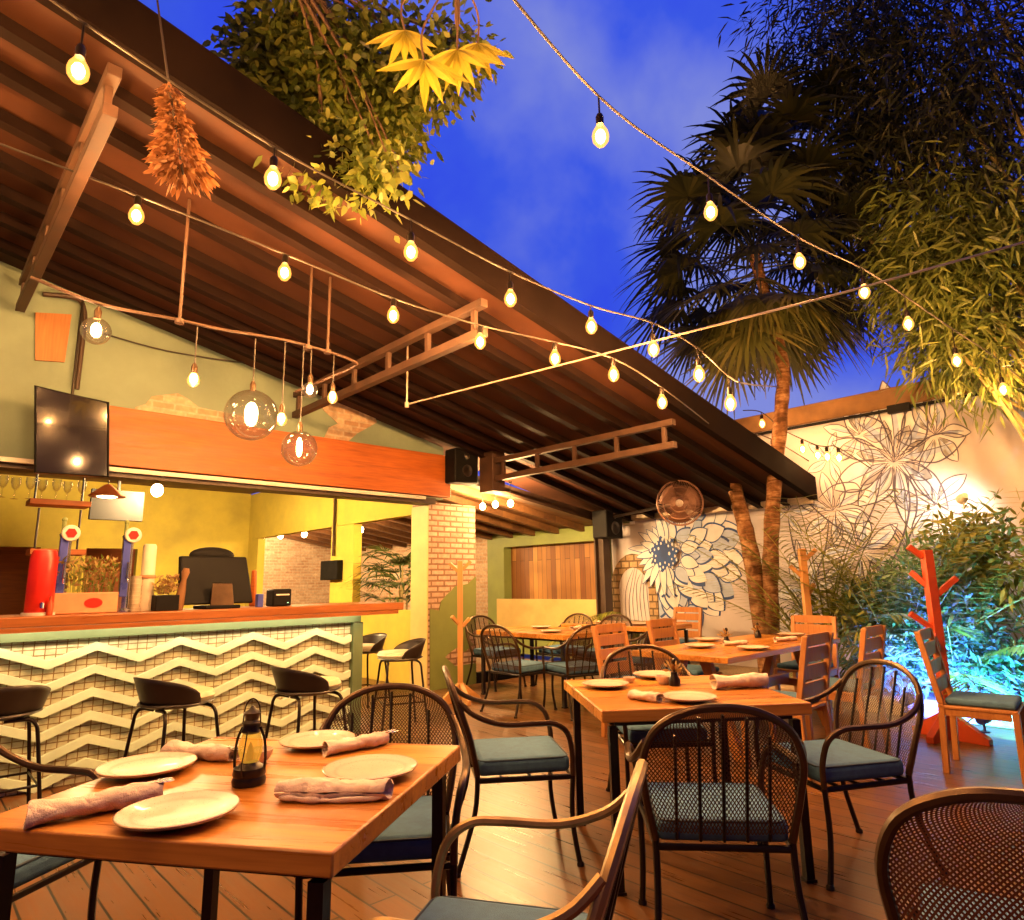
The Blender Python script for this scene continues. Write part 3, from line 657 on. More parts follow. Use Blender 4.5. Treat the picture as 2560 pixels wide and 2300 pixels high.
put('ch',chair_proto,(-1.80,2.34),face(1,-.2),'armchair at the left side of the nearest table, only its arm showing',G)
GS='black shell bar stools along the bar'
put('st',stool_proto,W(1.36,4.49,0),math.atan2(nv.y,nv.x)-math.pi/2-1.35,'bar stool nearest the middle of the chevron front, black back shell towards us',GS)
put('st',stool_proto,W(2.13,4.31,0),math.atan2(nv.y,nv.x)-math.pi/2-1.5,'bar stool near the right end of the chevron front',GS)
put('st',stool_proto,W(.52,4.86,0),math.atan2(nv.y,nv.x)-math.pi/2,'leftmost bar stool, half out of the picture',GS)
put('st',stool_proto,W(3.62,5.45,0),math.atan2(-bv.y,-bv.x)-math.pi/2-.35,'bar stool with pale round pad just past the end of the bar',GS)
for o_ in bpy.data.objects:
    if o_.get('category')=='stool': o_.scale=(1,1,1.07)
put('st',stool_proto,W(3.75,6.35,0),math.atan2(-bv.y,-bv.x)-math.pi/2,'bar stool behind the end of the bar counter, beside the brick pillar',GS)
GT='square wooden dining tables on black metal legs'
T1C=Vector((-.778,2.094,0));T1R=rad(-12.1)
T2C=Vector((.815,3.56,0));T2R=rad(6)
put('tb',lambda:table_proto(.98,.95),T1C,T1R,'nearest wooden dining table, in the bottom left, set with lantern and plates',GT)
put('tb',0,T2C,T2R,'middle wooden dining table set with plates, between the armchairs',GT)
RB=math.atan2(bv.y,bv.x)
t4=W(5.82,5.65,0);put('tb4',lambda:table_proto(.96,1.45),t4,RB,'far dining table in front of the planked alcove','tables by the alcove')
t5=W(7.25,5.55,0);put('tb4',0,t5,RB,'farthest dining table, beside the flower mural','tables by the alcove')
# trestle table
t3=thing('trestle_table','long wooden trestle table in front of the palm trunk','table',W(5.52,2.95,0),RB)
b=MB();b.box((0,0,.74),(2.08,.86,.045));b.build('tabletop',M['top'],t3,bevel=.005)
for s in(-1,1):
    b=MB()
    for e in(-1,1): b.hexa([Vector((s*.8+dx,y+dy,z)) for dx in(-.035,.035) for dy in(-.04,.04) for (y,z) in((e*.34,0),(e*-.05 if 0 else e*.10,.715))])
    b.box((s*.8,0,.36),(.05,.50,.06));b.build('trestle_leg',M['chairwood'],t3,bevel=.004)
b=MB();b.box((0,0,.40),(1.54,.06,.08));b.build('stretcher',M['chairwood'],t3)
GW='slatted wooden chairs around the trestle table'
fn_=lambda v:math.atan2(v.y,v.x)-math.pi/2
put('wc',wchair_proto,W(4.86,3.62,0),fn_(-nv),'slatted wooden chair at the left side of the trestle table, nearest its front corner',GW)
put('wc',0,W(5.75,3.66,0),fn_(-nv),'slatted wooden chair at the left side of the trestle table, farther along',GW)
put('wc',0,W(4.80,2.28,0),fn_(nv),'slatted chair with blue lit back at the right of the trestle table, nearer us',GW)
put('wc',0,W(5.72,2.22,0),fn_(nv),'slatted chair with blue lit back at the right of the trestle table, nearer the planter',GW)
put('wc',0,W(6.75,2.95,0),fn_(-bv),'slatted wooden chair at the far end of the trestle table',GW)
put('wc',0,Vector((3.23,4.78,0)),face(.75,-.66),'red brown slatted chair beside the red coat tree at the right edge',GW)
put('wc',0,W(8.2,5.35,0),fn_(-bv),'dark wooden chair against the flower mural, behind the farthest table',GW)
GD='dark wicker chairs at the alcove tables'
put('ch',0,W(4.98,5.25,0),fn_(bv),'dark wicker chair in front of the table by the alcove, back towards us',GD)
put('ch',0,W(5.3,4.70,0),fn_(nv+bv*.3),'dark wicker chair at the near corner of the table by the alcove',GD)
put('ch',0,W(6.45,4.72,0),fn_(nv),'dark wicker chair between the alcove table and the trestle table',GD)
put('ch',0,W(6.62,5.45,0),fn_(-bv),'dark wicker chair on the far side of the alcove table, nearer one',GD)
put('ch',0,W(6.62,6.1,0),fn_(-bv),'dark wicker chair on the far side of the alcove table, nearer the pillar',GD)
put('ch',0,W(5.9,6.65,0),fn_(-nv),'dark wicker chair at the alcove end of the far table',GD)
# ------------------------------------------------------------------ table ware
def plate_proto():
    t=MB();t.lathe([(.002,.010),(.072,.010),(.095,.016),(.128,.024),(.1305,.0225),(.127,.017),(.085,.004),(.06,0),(.002,0)],40)
    return t.build('plate',M['plate'])
PL=[None]
def plate(p,label,sc=1,z=.762,g='round stoneware plates'):
    if PL[0] is None: o=plate_proto();PL[0]=o
    else: o=PL[0].copy();C.objects.link(o)
    o.location=(p[0],p[1],z);o.rotation_euler=(0,0,R.random()*6);o.scale=(sc,sc,sc);return tag(o,label,'plate',g)
WR=bpy.data.textures.new('wrinkle','CLOUDS');WR.noise_scale=.045;WR.noise_depth=2
def napkin(p,ang,label,L=.25,r=.026,z=.762,cut=True):
    t=thing('napkin_roll',label,'napkin',(p[0],p[1],z),ang,'rolled linen napkins')
    b=MB()
    pts=[];nu=14
    def fn(u,v):
        a=v*2*math.pi*1.0;x=(u-.5)*L
        rr=r*(1+.13*math.sin(u*9+2)+.10*math.sin(a*2+u*5))
        return Vector((x+.006*math.sin(a+1),rr*1.35*math.cos(a)+.004*math.sin(u*14),r*.9+rr*.85*math.sin(a)))
    b.grid(fn,nu,16,1,1)
    b.tube([(-L/2+.002,r*1.1,.010),(-L/4,r*1.75,.007),(0,r*1.9,.006),(L/4,r*1.7,.007),(L/2-.004,r*1.2,.010)],[.008,.007,.006,.007,.008],6)
    o=b.build('cloth',M['napkin'],t);sd=o.modifiers.new('t','SOLIDIFY');sd.thickness=.003;o.modifiers.new('s','SUBSURF').render_levels=2;dm=o.modifiers.new('d','DISPLACE');dm.texture=WR;dm.strength=.016;dm.mid_level=.5
    b=MB()
    def fs(u,v):
        k=(.25+.75*u)*1.6*math.pi+v*0;rr=r*.85*u
        return Vector((L/2-.002 if 0 else L/2-.012+.008*v,rr*1.2*math.cos(k*2),r*.9+rr*.8*math.sin(k*2)))
    b.grid(fs,24,2);b.build('rolled_end',M['napkin'],t)
    if cut:
        b=MB()
        for k in(-1,1): b.box((L*.30,k*.007,r*1.78),(.12,.006,.003),Matrix.Rotation(k*.06,3,'Z'));b.ell((L*.30+.065,k*.011,r*1.78),(.022,.010,.003),10,6)
        b.build('cutlery',M['silver'],t)
    return t
def lantern(p,z=.762):
    t=thing('oil_lantern','small black oil lantern standing in the middle of the nearest table','lantern',(p[0],p[1],z))
    b=MB();b.lathe([(.002,0),(.046,0),(.048,.012),(.044,.022),(.047,.028),(.044,.045),(.030,.052),(.024,.060),(.002,.06)],24);b.build('tank',M['dark'],t)
    b=MB();b.lathe([(.024,.060),(.033,.085),(.034,.105),(.026,.132),(.022,.14)],20);b.build('glass_chimney',glass_thin('lantern_glass',(1,.85,.5),(1,.5,.05),.9,.35),t)
    b=MB();b.lathe([(.002,.062),(.010,.064),(.012,.08),(.007,.1),(.001,.115)],12);b.build('wick_holder',M['tear'],t)
    b=MB();b.lathe([(.022,.138),(.030,.144),(.024,.155),(.026,.168),(.019,.176),(.021,.188),(.026,.196),(.010,.205),(.004,.214),(.002,.215)],20);b.build('cap',M['dark'],t)
    for s in(-1,1):
        b=MB();b.tube(bez([(s*.042,0,.03),(s*.045,0,.07),(s*.040,0,.12),(s*.026,0,.155)],4),.0042,6);b.build('frame_tube',M['dark'],t)
    b=MB();b.tube(bez([(0,-.03,.15),(0,-.045,.10),(0,-.06,.06),(.0,-.052,.03)],5),.002,5);b.tube(bez([(-.026,0,.165),(-.02,.0,.215),(0,0,.235),(.02,0,.215),(.026,0,.165)],4),.0022,5);b.build('carry_handle',M['dark'],t)
    return t
def bowl(p,label,z=.762,sc=1):
    b=MB();b.lathe([(.002,.004),(.025,.005),(.042,.022),(.047,.040),(.050,.040),(.046,.02),(.03,0),(.002,0)],24);o=b.build('sauce_bowl',M['plate']);o.location=(p[0],p[1],z);o.scale=(sc,)*3
    return tag(o,label,'bowl','small stoneware bowls')
Z=.762
plate(on_z(352,1620,Z),'plate at the front edge of the nearest table',1.08)
plate(on_z(291,1527,Z),'plate with a bright lamp reflection, on the left of the nearest table',1.08)
plate(on_z(628,1474,Z),'plate at the far edge of the nearest table, behind the lantern',1.02)
plate(on_z(733,1533,Z),'plate on the right of the nearest table, above the folded napkin',1.08)
lantern(on_z(492,1550,Z))
bowl(on_z(508,1508,Z),'small bowl behind the lantern on the nearest table')
napkin(on_z(192,1607,Z),rad(-142) if 0 else rad(38),'rolled napkin with cutlery at the left front of the nearest table',.30,.027)
napkin(on_z(662,1578,Z),rad(178),'folded napkin lying along the right front of the nearest table',.30,.024,cut=False)
napkin(on_z(706,1482,Z),rad(215) if 0 else rad(40),'rolled napkin beside the far plate of the nearest table',.24,.022)
napkin(on_z(398,1500,Z),rad(-20),'napkin at the far left of the nearest table, behind the shiny plate',.28,.024)
plate(on_z(1198,1359,Z),'plate at the left edge of the middle table',.98)
plate(on_z(1363,1386,Z),'plate at the near edge of the middle table',1.0)
plate(on_z(1297,1340,Z),'plate at the far edge of the middle table',1.0)
napkin(on_z(1278,1386,Z),rad(-48),'rolled napkin standing out at the near left of the middle table',.16,.022,cut=False)
napkin(on_z(1465,1360,Z),rad(8),'plump folded napkin on the right of the middle table',.30,.036,cut=False)
bowl(on_z(1315,1352,Z),'small bowl in the middle of the middle table');bowl(on_z(1245,1350,Z),'small sauce bowl beside the left plate of the middle table',.762,.7)
def vase(p,label,z=.762,g='table centrepieces'):
    t=thing('flower_holder',label,'centrepiece',(p[0],p[1],z),0,g)
    b=MB();b.lathe([(.002,0),(.03,0),(.032,.03),(.02,.05),(.018,.07),(.002,.07)],16);b.build('pot',M['dark'],t)
    b=MB()
    for k in range(40):
        a=R.random()*6.28;e=R.uniform(.2,1.4);d=Vector((math.cos(a)*math.cos(e),math.sin(a)*math.cos(e),math.sin(e)));leaf(b,Vector((0,0,.06))+d*R.uniform(.0,.05),d,.035,.016)
    b.build('blossom',M['bloom'],t)
    b=MB();b.tube([(0,0,.06),(.004,.003,.12)],.006,6);b.ell((.004,.003,.125),(.014,.014,.018),8,6);b.build('dark_seed_head',M['dark'],t)
def leaf(b,p,d,L,w,droop=0,nrm=None):
    d=d.normalized();s=(nrm.cross(d) if nrm else d.cross(Vector((R.uniform(-1,1),R.uniform(-1,1),R.uniform(-1,1)))))
    if s.length<1e-4: s=d.orthogonal()
    s=s.normalized()*w/2
    tip=p+d*L+Vector((0,0,-droop*L));a=p+d*L*.28;m=p+d*L*.6+Vector((0,0,-droop*L*.4))
    b.add([p,a+s*.85,m+s*.8,tip,m-s*.8,a-s*.85],[(0,1,2,3,4,5)])
vase(on_z(1335,1356,Z),'dark pot of white blossoms on the middle table')
vase(on_z(1438,1275,Z),'candle pot in the middle of the trestle table')
vase(on_z(1500,1262,Z),'dark pot on the far half of the trestle table')
for q,l in(((1400,1268),'plate on the trestle table nearest its left chair'),((1490,1285),'plate at the front corner of the trestle table'),((1565,1258),'plate at the far end of the trestle table'),((1385,1281),'small plate at the left edge of the trestle table')):
    plate(on_z(q[0],q[1],.765),l,1.0,.765)
napkin(on_z(1555,1268,.765),rad(20),'napkin on the right side of the trestle table',.24,.02,.765,False)
napkin(on_z(1455,1276,.765),rad(10),'napkin beside the candle pot on the trestle table',.22,.02,.765,False)
for q,l in(((5.55,5.3),'plate at the near end of the alcove table'),((6.0,5.9),'plate at the alcove end of the alcove table'),((7.1,5.2),'plate on the farthest table')): plate(W(q[0],q[1],0),l)
napkin(W(6.1,5.4,0),1,'napkin on the alcove table',.24,.02,.762,False);napkin(W(7.0,5.8,0),1.4,'napkin on the farthest table',.24,.02,.762,False)

# ------------------------------------------------------------------ lights on strings
def bulb_parts(par,p,o,r=.036,cord=.0,br=None):
    # pear bulb hanging at p
    k=r/.036
    b=MB();b.lathe([(.002,-.05*k),(.018*k,-.046*k),(.033*k,-.026*k),(.036*k,-.004*k),(.031*k,.018*k),(.020*k,.038*k),(.013*k,.052*k)],14,p);gl=b.build('bulb',AMBER,par,o)
    b=MB();b.ell(p+Vector((0,0,-.004*k)),(.021*k,.021*k,.03*k),10,8);b.build('filament',br or BULB,gl,o)
    b=MB();b.lathe([(.002,.050*k),(.016*k,.050*k),(.017*k,.085*k),(.012*k,.098*k),(.002,.099*k)],10,p)
    if cord: b.tube([p+Vector((0,0,.095*k)),p+Vector((0,0,.095*k+cord))],.005,6)
    b.build('socket',M['dark'],gl,o)
def string(label,bulbs,path,r=.036,wr=.007,name='string_light',mt='cable',br=None):
    o=Vector(path[len(path)//2]);t=thing(name,label,'string light',o)
    b=MB();b.tube(bez(path,8),wr,6);b.build('cable',M[mt],t,o)
    for p,c in bulbs: bulb_parts(t,p,o,r,c,br)
    return t
def mkstring(label,bl_,ends,depth,r=.045,unseen_fill=(),**k):
    bulbs=[];path=[ends[0] if isinstance(ends[0],Vector) else depth(*ends[0])] if not unseen_fill else []
    for q in unseen_fill: q=Vector(q);bulbs.append((q,.07));path.append(q+Vector((0,0,.07+.095*r/.036)))  # unseen bulbs added out of frame for warm fill
    for x,y,yc in bl_:
        p=depth(x,y);q=depth(x,yc);c=max(.01,(q.z-p.z)-.095*r/.036)
        bulbs.append((p,c));path.append(p+Vector((0,0,.095*r/.036+c)))
    for e in ends[1:]: path.append(e if isinstance(e,Vector) else depth(*e))
    return string(label,bulbs,path,r,**k)
def depA(x,y): # run over the open terrace, going away to the right
    d=3.0+ (x-1188)/(1893-1188)*2.9
    return on_y(x,y,max(2.2,d))
mkstring('string of bulbs crossing the open sky from top centre to the right hand trees',[(1188,268,190),(1406,418,348),(1582,517,468),(1710,577,530),(1797,640,585),(1893,713,650),(1985,770,712)],[(1040,70),(2080,800)],depA,unseen_fill=[(-2.0,-1.2,3.5),(-1.5,-.1,3.45),(-1.0,.9,3.42),(-.35,1.7,3.45)])
def depB(x,y):
    T=3.12 if x<1100 else 3.12-(x-1100)/350*.8
    return on_t(x,y,T)
mkstring('string of bulbs running along the fascia of the canopy roof',[(155,138,40),(540,352,290),(813,497,435),(1010,590,538),(1170,645,605),(1293,690,640),(1383,740,690),(1445,797,745)],[(20,-30),(1480,760),on_s(1540,765,7.92)],depB,unseen_fill=[W(-1.7,3.12,4.1),W(-.75,3.12,3.95)])
mkstring('string of bulbs slung under the canopy roof between the trusses',[(270,425,350),(563,538,470),(778,623,572),(950,675,630),(1098,708,672),(1214,740,705),(1310,795,765)],[(40,245),on_roof(1402,838,-.01)],lambda x,y:on_roof(x,y,-.50),unseen_fill=[W(-1.6,4.6,3.95),W(-.5,4.6,3.8)])
mkstring('short string of bulbs at the far corner of the roof, beside the palm trunk',[(1398,838,815),(1467,868,850),(1529,889,872)],[on_roof(1322,792,-.01),on_s(1600,912,8.99)],lambda x,y:on_s(x,y,7.0+(x-1398)/131*1.0),br=BULBP)
mkstring('string of small bulbs along the mural wall behind the palm trunk',[(1508,838,815),(1548,868,848),(1588,888,868),(1618,900,882),(1637,903,886),(1660,905,890)],[(1470,812),on_s(1725,928,8.99)],lambda x,y:on_s(x,y,8.6),r=.045,br=BULBW)
p0=on_t(805,800,4.9);p1=on_y(1680,576,4.2);p2=on_y(2060,470,4.3)
b=MB();b.tube([p0,p1,p2],.008,6);b.lathe([(.02,0),(.02,.05)],8,p0-Vector((0,0,.03)));s9,t9,z9=st(p0);b.tube([p0,W(s9,t9,roofz(s9)-.002)],.009,6);tag(b.build('guy_wire',M['wire']),'long pale wire stretched from the canopy roof to the right hand trees','wire')

# pendants over the bar, hung from a bent pipe
TP=4.6
o=on_t(440,650,TP)
rl=thing('pipe_rail','bent bronze pipe rail hung on rods under the roof above the bar','rail',o)
b=MB();b.tube(bez([on_t(60,548,TP),on_t(200,602,TP),on_t(350,632,TP),on_t(440,652,TP),on_t(560,672,TP),on_t(640,693,TP),on_t(694,712,TP-.02),on_t(702,724,TP+.04),on_t(640,752,TP+.3),on_t(585,775,TP+.6)],6),.011,8);b.build('pipe',M['truss'],rl,o)
for x,y in((355,636),(610,688),(648,696)):
    p=on_t(x,y,TP);s,t,_=st(p)
    b=MB();b.tube([p,W(s,t,roofz(s)-.002)],.011,8);b.lathe([(.03,-.0),(.03,.03)],10,p-Vector((0,0,.015)));b.build('rod',M['truss'],rl,o)
GP='pendant lamps over the bar'
def pendant(label,p,ztop,gr,glass,core,name='pendant_lamp'):
    t=thing(name,label,'pendant lamp',(p.x,p.y,ztop),0,GP);o=Vector((p.x,p.y,ztop))
    b=MB();b.tube([o,p+Vector((0,0,gr+.07))],.005,6);b.build('cord',M['cable'],t,o)
    b=MB();b.lathe([(.002,0),(.02,0),(.022,.05),(.012,.075),(.002,.076)],12,p+Vector((0,0,gr-.004)));b.build('socket',M['bronze'],t,o)
    b=MB()
    if gr>.05: b.ell(p,(gr,gr,gr),32,20)
    else: b.lathe([(.002,-.055),(.022,-.05),(.037,-.03),(.04,-.005),(.033,.02),(.022,.04)],16,p)
    g=b.build('glass_globe',glass,t,o)
    b=MB();b.ell(p+Vector((0,0,gr*.1)),core,12,10);b.build('filament',BULBP if gr<.1 else BULBDIM,g,o)
for x,y,yr,r,core,l in((497,822,668,.185,(.045,.045,.08),'largest clear glass globe pendant in front of the orange beam'),(592,888,680,.135,(.022,.022,.075),'lower clear glass globe pendant, right of the largest globe'),
  (190,655,602,.085,(.03,.03,.045),'round globe pendant at the far left, against the sage wall'),(613,772,690,.06,(.024,.024,.04),'small globe pendant above the two large globes'),
  (383,750,645,.04,(.026,.026,.036),'bare bulb pendant on a long cord against the sage wall'),(658,785,700,.04,(.024,.024,.034),'bare bulb pendant at the right end of the pipe rail'),(557,828,675,.04,(.024,.024,.034),'bare bulb pendant between the two large globes')):
    p=on_t(x,y,TP);pendant(l,p,on_t(x,yr,TP).z,r,CLEAR if r>.05 else AMBER,core)

# interior lamps
def lampthing(label,p,r,zc,group,m=BULB):
    t=thing('ceiling_bulb',label,'lamp',p,0,group)
    b=MB();b.tube([p+Vector((0,0,r)),Vector((p.x,p.y,zc))],.006,6);b.lathe([(.03,0),(.03,.02)],10,Vector((p.x,p.y,zc-.02)));b.build('cord',M['cable'],t,p)
    b=MB();b.ell(p,(r,r,r*1.2),14,10);b.build('glowing_bulb',m,t,p)
INT=emis('interior_bulb',(1,.64,.27),5200)
INTA=emis('alcove_bulb_glow',(1,.58,.22),2600);INTD=emis('dining_bulb_glow',(1,.62,.28),1000)
for i,(x,y) in enumerate(((955,1002),(980,998),(1010,996))):
    p=on_s(x,y,6.3);lampthing('bulb in the alcove beside the brick pillar, %s of three'%('nearest the pillar','middle one','farthest from the pillar')[i],p,.045,cz(6.3),'alcove bulbs',INTA)
for i,(x,y) in enumerate(((518,1066),(555,1060),(602,1057),(713,1048))):
    p=on_s(x,y,6.3);lampthing(('leftmost of three bulbs seen through the wide inner opening','middle of three bulbs seen through the wide inner opening','rightmost of three bulbs seen through the wide inner opening','bulb seen through the inner opening above the indoor palm')[i],p,.06,cz(6.3)-.112 if 0 else cz(6.3),'dining room bulbs',INTD)
p=on_t(311,970,9.0);lampthing('round bulb hanging inside the bar, right of the wall screen',p,.07,3.2,'bar room bulbs',INT)
b=MB();p=on_t(212,982,8.6);t=thing('cone_pendant','yellow cone pendant glowing above the wall screen behind the bar','lamp',p)
b.lathe([(.02,.14),(.05,.12),(.19,.0),(.185,-.005)],24,p);b.build('shade',M['beam'],t,p)
b=MB();b.ell(p+Vector((0,0,.01)),(.12,.12,.03),16,8);b.build('diffuser',emis('diffuser_glow',(1,.66,.28),160),t,p)
b=MB();b.tube([p+Vector((0,0,.13)),Vector((p.x,p.y,3.2))],.006,6);b.build('cord',M['cable'],t,p)
RL=emis('downlight_glow',(1,.72,.36),900)
for i,(x,y) in enumerate(((362,965),(392,975),(436,968))):
    s,t_,z=st(on_t(x,y,11.0));p=W(s,t_,3.2);t=thing('downlight','ceiling downlight behind the beam, %s of three'%('left','middle','right')[i],'lamp',p,0,'ceiling downlights')
    b=MB();b.lathe([(.10,-.0),(.12,-.0),(.12,.016),(.10,.018)],20,p-Vector((0,0,.02)));b.build('trim_ring',M['white'],t,p)
    b=MB();b.lathe([(.002,-.02),(.10,-.02),(.10,-.016),(.002,-.016)],20,p);b.build('lens',RL,t,p)

# ------------------------------------------------------------------ things on and around the bar
ZC=1.156
def bx(x,T=5.75):            # point on counter at picture column x
    p=on_t(x,1190,T);s,t,_=st(p);return W(s,t,ZC)
FB=Matrix(((bv.x,nv.x,0),(bv.y,nv.y,0),(0,0,1)))
def tower(x,label,h):
    p=bx(x);t=thing('beer_tower',label,'beer tap',p,RB,'beer towers on the bar')
    b=MB();b.lathe([(.002,0),(.062,0),(.062,.012),(.04,.03),(.038,h-.05),(.045,h-.03),(.02,h),(.002,h)],20);b.build('column',M['chrome'],t)
    b=MB();b.box((-.012,-.036,h*.55),(.05,.012,h*.72));b.build('blue_face',M['bluebody'],t,bevel=.004)
    b=MB();b.lathe([(.002,-.012),(.055,-.012),(.06,0),(.055,.012),(.002,.012)],20,(.02,-.05,h-.02),Matrix.Rotation(rad(90),3,'X'));b.build('badge',M['white'],t)
    b=MB();b.lathe([(.002,-.016),(.036,-.016),(.04,0),(.036,.016),(.002,.016)],6,(.02,-.052,h-.02),Matrix.Rotation(rad(90),3,'X'));b.build('red_emblem',M['red'],t)
    b=MB();b.tube(bez([(0,-.03,h*.42),(0,-.09,h*.42),(0,-.105,h*.36)],4),.010,8);b.tube([(0,-.06,h*.42),(0,-.065,h*.62)],.009,8);b.build('spout',M['chrome'],t)
    b=MB();b.tube([(-.02,.0,h-.01),(-.02,0,h+.07)],.014,8);b.ell((-.02,0,h+.08),(.018,.018,.02),8,6);b.build('tap_handle',M['green'],t)
tower(117,'beer tower at the left end of the bar, blue face and red emblem',.60);tower(243,'beer tower right of the flower box, blue face and red emblem',.60)
p=bx(162);t=thing('flower_box','pink terracotta box of dried flowers between the two beer towers','flower box',p,RB)
b=MB();b.box((0,0,.075),(.44,.14,.15));b.build('box',M['terra'],t,bevel=.008)
b=MB();b.lathe([(.002,0),(.045,0),(.045,.002),(.002,.002)],16,(.06,-.072,.075),Matrix.Rotation(rad(90),3,'X')@Matrix.Diagonal((1.3,.8,1)));b.build('red_mark',M['red'],t)
b=MB();b2=MB()
for k in range(520):
    q=Vector((R.uniform(-.21,.21),R.uniform(-.06,.06),.15+R.random()**.7*.24));leaf(b if k%3 else b2,q,Vector((R.uniform(-1,1),R.uniform(-1,1),R.uniform(.1,1.2))),R.uniform(.03,.055),.018)
for k in range(60):
    x=R.uniform(-.19,.19);y=R.uniform(-.05,.05);b2.tube([(x,y,.14),(x*1.1,y*1.3,R.uniform(.25,.36))],.0025,4)
b.build('blossom_cluster',M['bloom'],t);b2.build('stems',M['areca'],t)
p=bx(266,5.8);t=thing('cup_stack','tall stack of paper cups standing right of the beer tower','cups',p)
b=MB()
for k in range(9): b.lathe([(.038,k*.03),(.046,k*.03+.026),(.048,k*.03+.029),(.046,k*.03+.0299)],18)
b.build('cups',M['paper'],t)
p=bx(288,5.8);t=thing('cup_dispenser','pale cup dispenser with a brown band, right of the paper cups','dispenser',p)
b=MB();b.lathe([(.002,0),(.052,0),(.054,.01),(.050,.25),(.056,.255),(.05,.27),(.05,.50),(.04,.52),(.002,.52)],20);b.build('body',M['paper'],t)
b=MB();b.lathe([(.054,.252),(.060,.256),(.060,.274),(.054,.278)],20);b.build('band',M['terra'],t)
p=bx(327,5.7);t=thing('bar_flower_pot','black pot of small flowers left of the till','flower pot',p)
b=MB();b.box((0,0,.06),(.17,.13,.12),FB);b.build('pot',M['black'],t,bevel=.006)
b=MB()
for k in range(160): leaf(b,Vector((R.uniform(-.08,.08),R.uniform(-.06,.06),.12+R.random()*.14)),Vector((R.uniform(-1,1),R.uniform(-1,1),R.uniform(0,1))),.04,.022)
b.build('blossom_cluster',M['bloom'],t)
p=bx(352,5.68);t=thing('carafe','slim orange carafe wrapped in cloth, leaning against the till','bottle',p)
b=MB();b.lathe([(.002,0),(.035,0),(.04,.04),(.03,.16),(.018,.24),(.03,.30),(.02,.33),(.002,.33)],16,(0,0,0),Matrix.Rotation(.15,3,'Y'));b.build('body',M['dry'],t)
p=bx(432,5.72);t=thing('till_monitor','dark till screen turned away from us on the bar top','monitor',p,RB+.05);t.scale=(1.2,1.2,1.2)
b=MB();b.hexa([Vector((x*(1.0 if z<.2 else .92),y+ (z)*.33,z)) for x in(-.26,.24) for y in(-.035,.02) for z in(.03,.36)]);b.build('screen_shell',M['black'],t,bevel=.012)
b=MB();b.box((0,.02,.012),(.24,.22,.024));b.box((0,.03,.10),(.07,.05,.16));b.build('stand',M['black'],t,bevel=.006)
b=MB();b.hexa([Vector((x*(1.1 if z<.1 else .9),-.075+z*.12+y,z)) for x in(-.075,.075) for y in(0,.012) for z in(.0,.17)]);b.build('back_cover',M['bronze'],t,bevel=.004)
b=MB();b.ell((.0,.16,.37),(.16,.05,.06),16,10);b.build('customer_display',M['black'],t)
p=bx(551,5.75);t=thing('receipt_printer','black receipt printer on the bar, right of the till','printer',p,RB)
b=MB();b.box((0,0,.075),(.17,.16,.15));b.build('body',M['black'],t,bevel=.014)
b=MB();b.box((0,-.082,.10),(.12,.006,.012));b.build('paper_slot',M['white'],t);b=MB();b.box((.05,-.083,.03),(.012,.004,.006));b.build('status_lamp',emis('green_led',(.6,1,.5),2),t)
p=bx(513,5.7);b=MB();b.box((0,0,.055),(.05,.06,.11),FB);o=b.build('napkin_box',M['bluebody'],bevel=.005);o.location=p;tag(o,'small blue box between the till and the receipt printer','box')
p=bx(500,5.95);b=MB();b.hexa([Vector((x*(1 if z<.2 else .7),y,z)) for x in(-.03,.03) for y in(-.02,.02) for z in(0,.32)]);o=b.build('orange_bottle',M['beam'],bevel=.012,seg=3);o.location=p;tag(o,'tall orange bottle standing behind the till','bottle')
p=bx(78,5.7);t=thing('drink_dispenser','red drink dispenser at the far left end of the bar','dispenser',p,RB)
b=MB();b.lathe([(.002,0),(.075,0),(.085,.02),(.085,.40),(.07,.45),(.002,.46)],24);b.build('tank',M['red'],t)
b=MB();b.lathe([(.002,-.02),(.1,-.02),(.1,0),(.002,0)],24,(0,0,.02));b.build('base',M['white'],t)
b=MB();b.tube([(0,-.08,.08),(0,-.13,.08),(0,-.13,.05)],.012,8);b.build('tap',M['chrome'],t)
p=bx(100,5.6);b=MB();b.lathe([(.002,0),(.02,0),(.021,.07),(.009,.1),(.009,.13),(.002,.13)],12);o=b.build('sauce_bottle',M['redwood']);o.location=p;tag(o,'small dark red sauce bottle at the left end of the bar','bottle')
# black glossy menu screen in front of the beam
q=[on_t(x,y,6.55) for x,y in((70,764),(214,797),(214,943),(70,934))];o=(q[0]+q[2])/2
t=thing('menu_screen','large black glossy screen hanging in front of the left end of the orange beam','screen',o)
b=MB();b.add(q+[v+nv*.06 for v in q],[(0,1,2,3),(7,6,5,4),(0,4,5,1),(1,5,6,2),(2,6,7,3),(3,7,4,0)]);b.build('panel',M['screen'],t,o,smooth=False)
b=MB();b.tube([v-nv*.004 for v in q],.011,6,closed=True);b.build('frame',M['black'],t,o)
b=MB();b.tube([(q[0]+q[1])/2+nv*.03,(q[0]+q[1])/2+nv*.03+Vector((0,0,.9))],.012,6);b.build('hanging_rod',M['dark'],t,o)
# brown panel and conduit on the gable wall
q=[on_t(x,y,6.97) for x,y in((70,618),(142,622),(128,716),(70,712))];b=MB();o=q[0];b.add(q+[v+nv*.025 for v in q],[(0,1,2,3),(7,6,5,4),(0,4,5,1),(1,5,6,2),(2,6,7,3),(3,7,4,0)])
b.build('wall_board',M['chairwood'],gw,bo)
b=MB();P=[on_t(x,y,6.93) for x,y in((85,582),(150,590),(166,612),(166,650),(152,770))];b.tube(bez(P,5),.022,8);tag(b.build('drain_pipe',M['steel']),'bent brown drain pipe running down the sage wall to the screen','pipe')
b=MB();P=[on_t(x,y,6.97) for x,y in((205,660),(330,694),(470,716),(505,714))];b.tube(bez(P,5),.008,6);tag(b.build('electric_cable',M['cable']),'thin cable sagging along the sage wall behind the bare bulb pendant','cable')
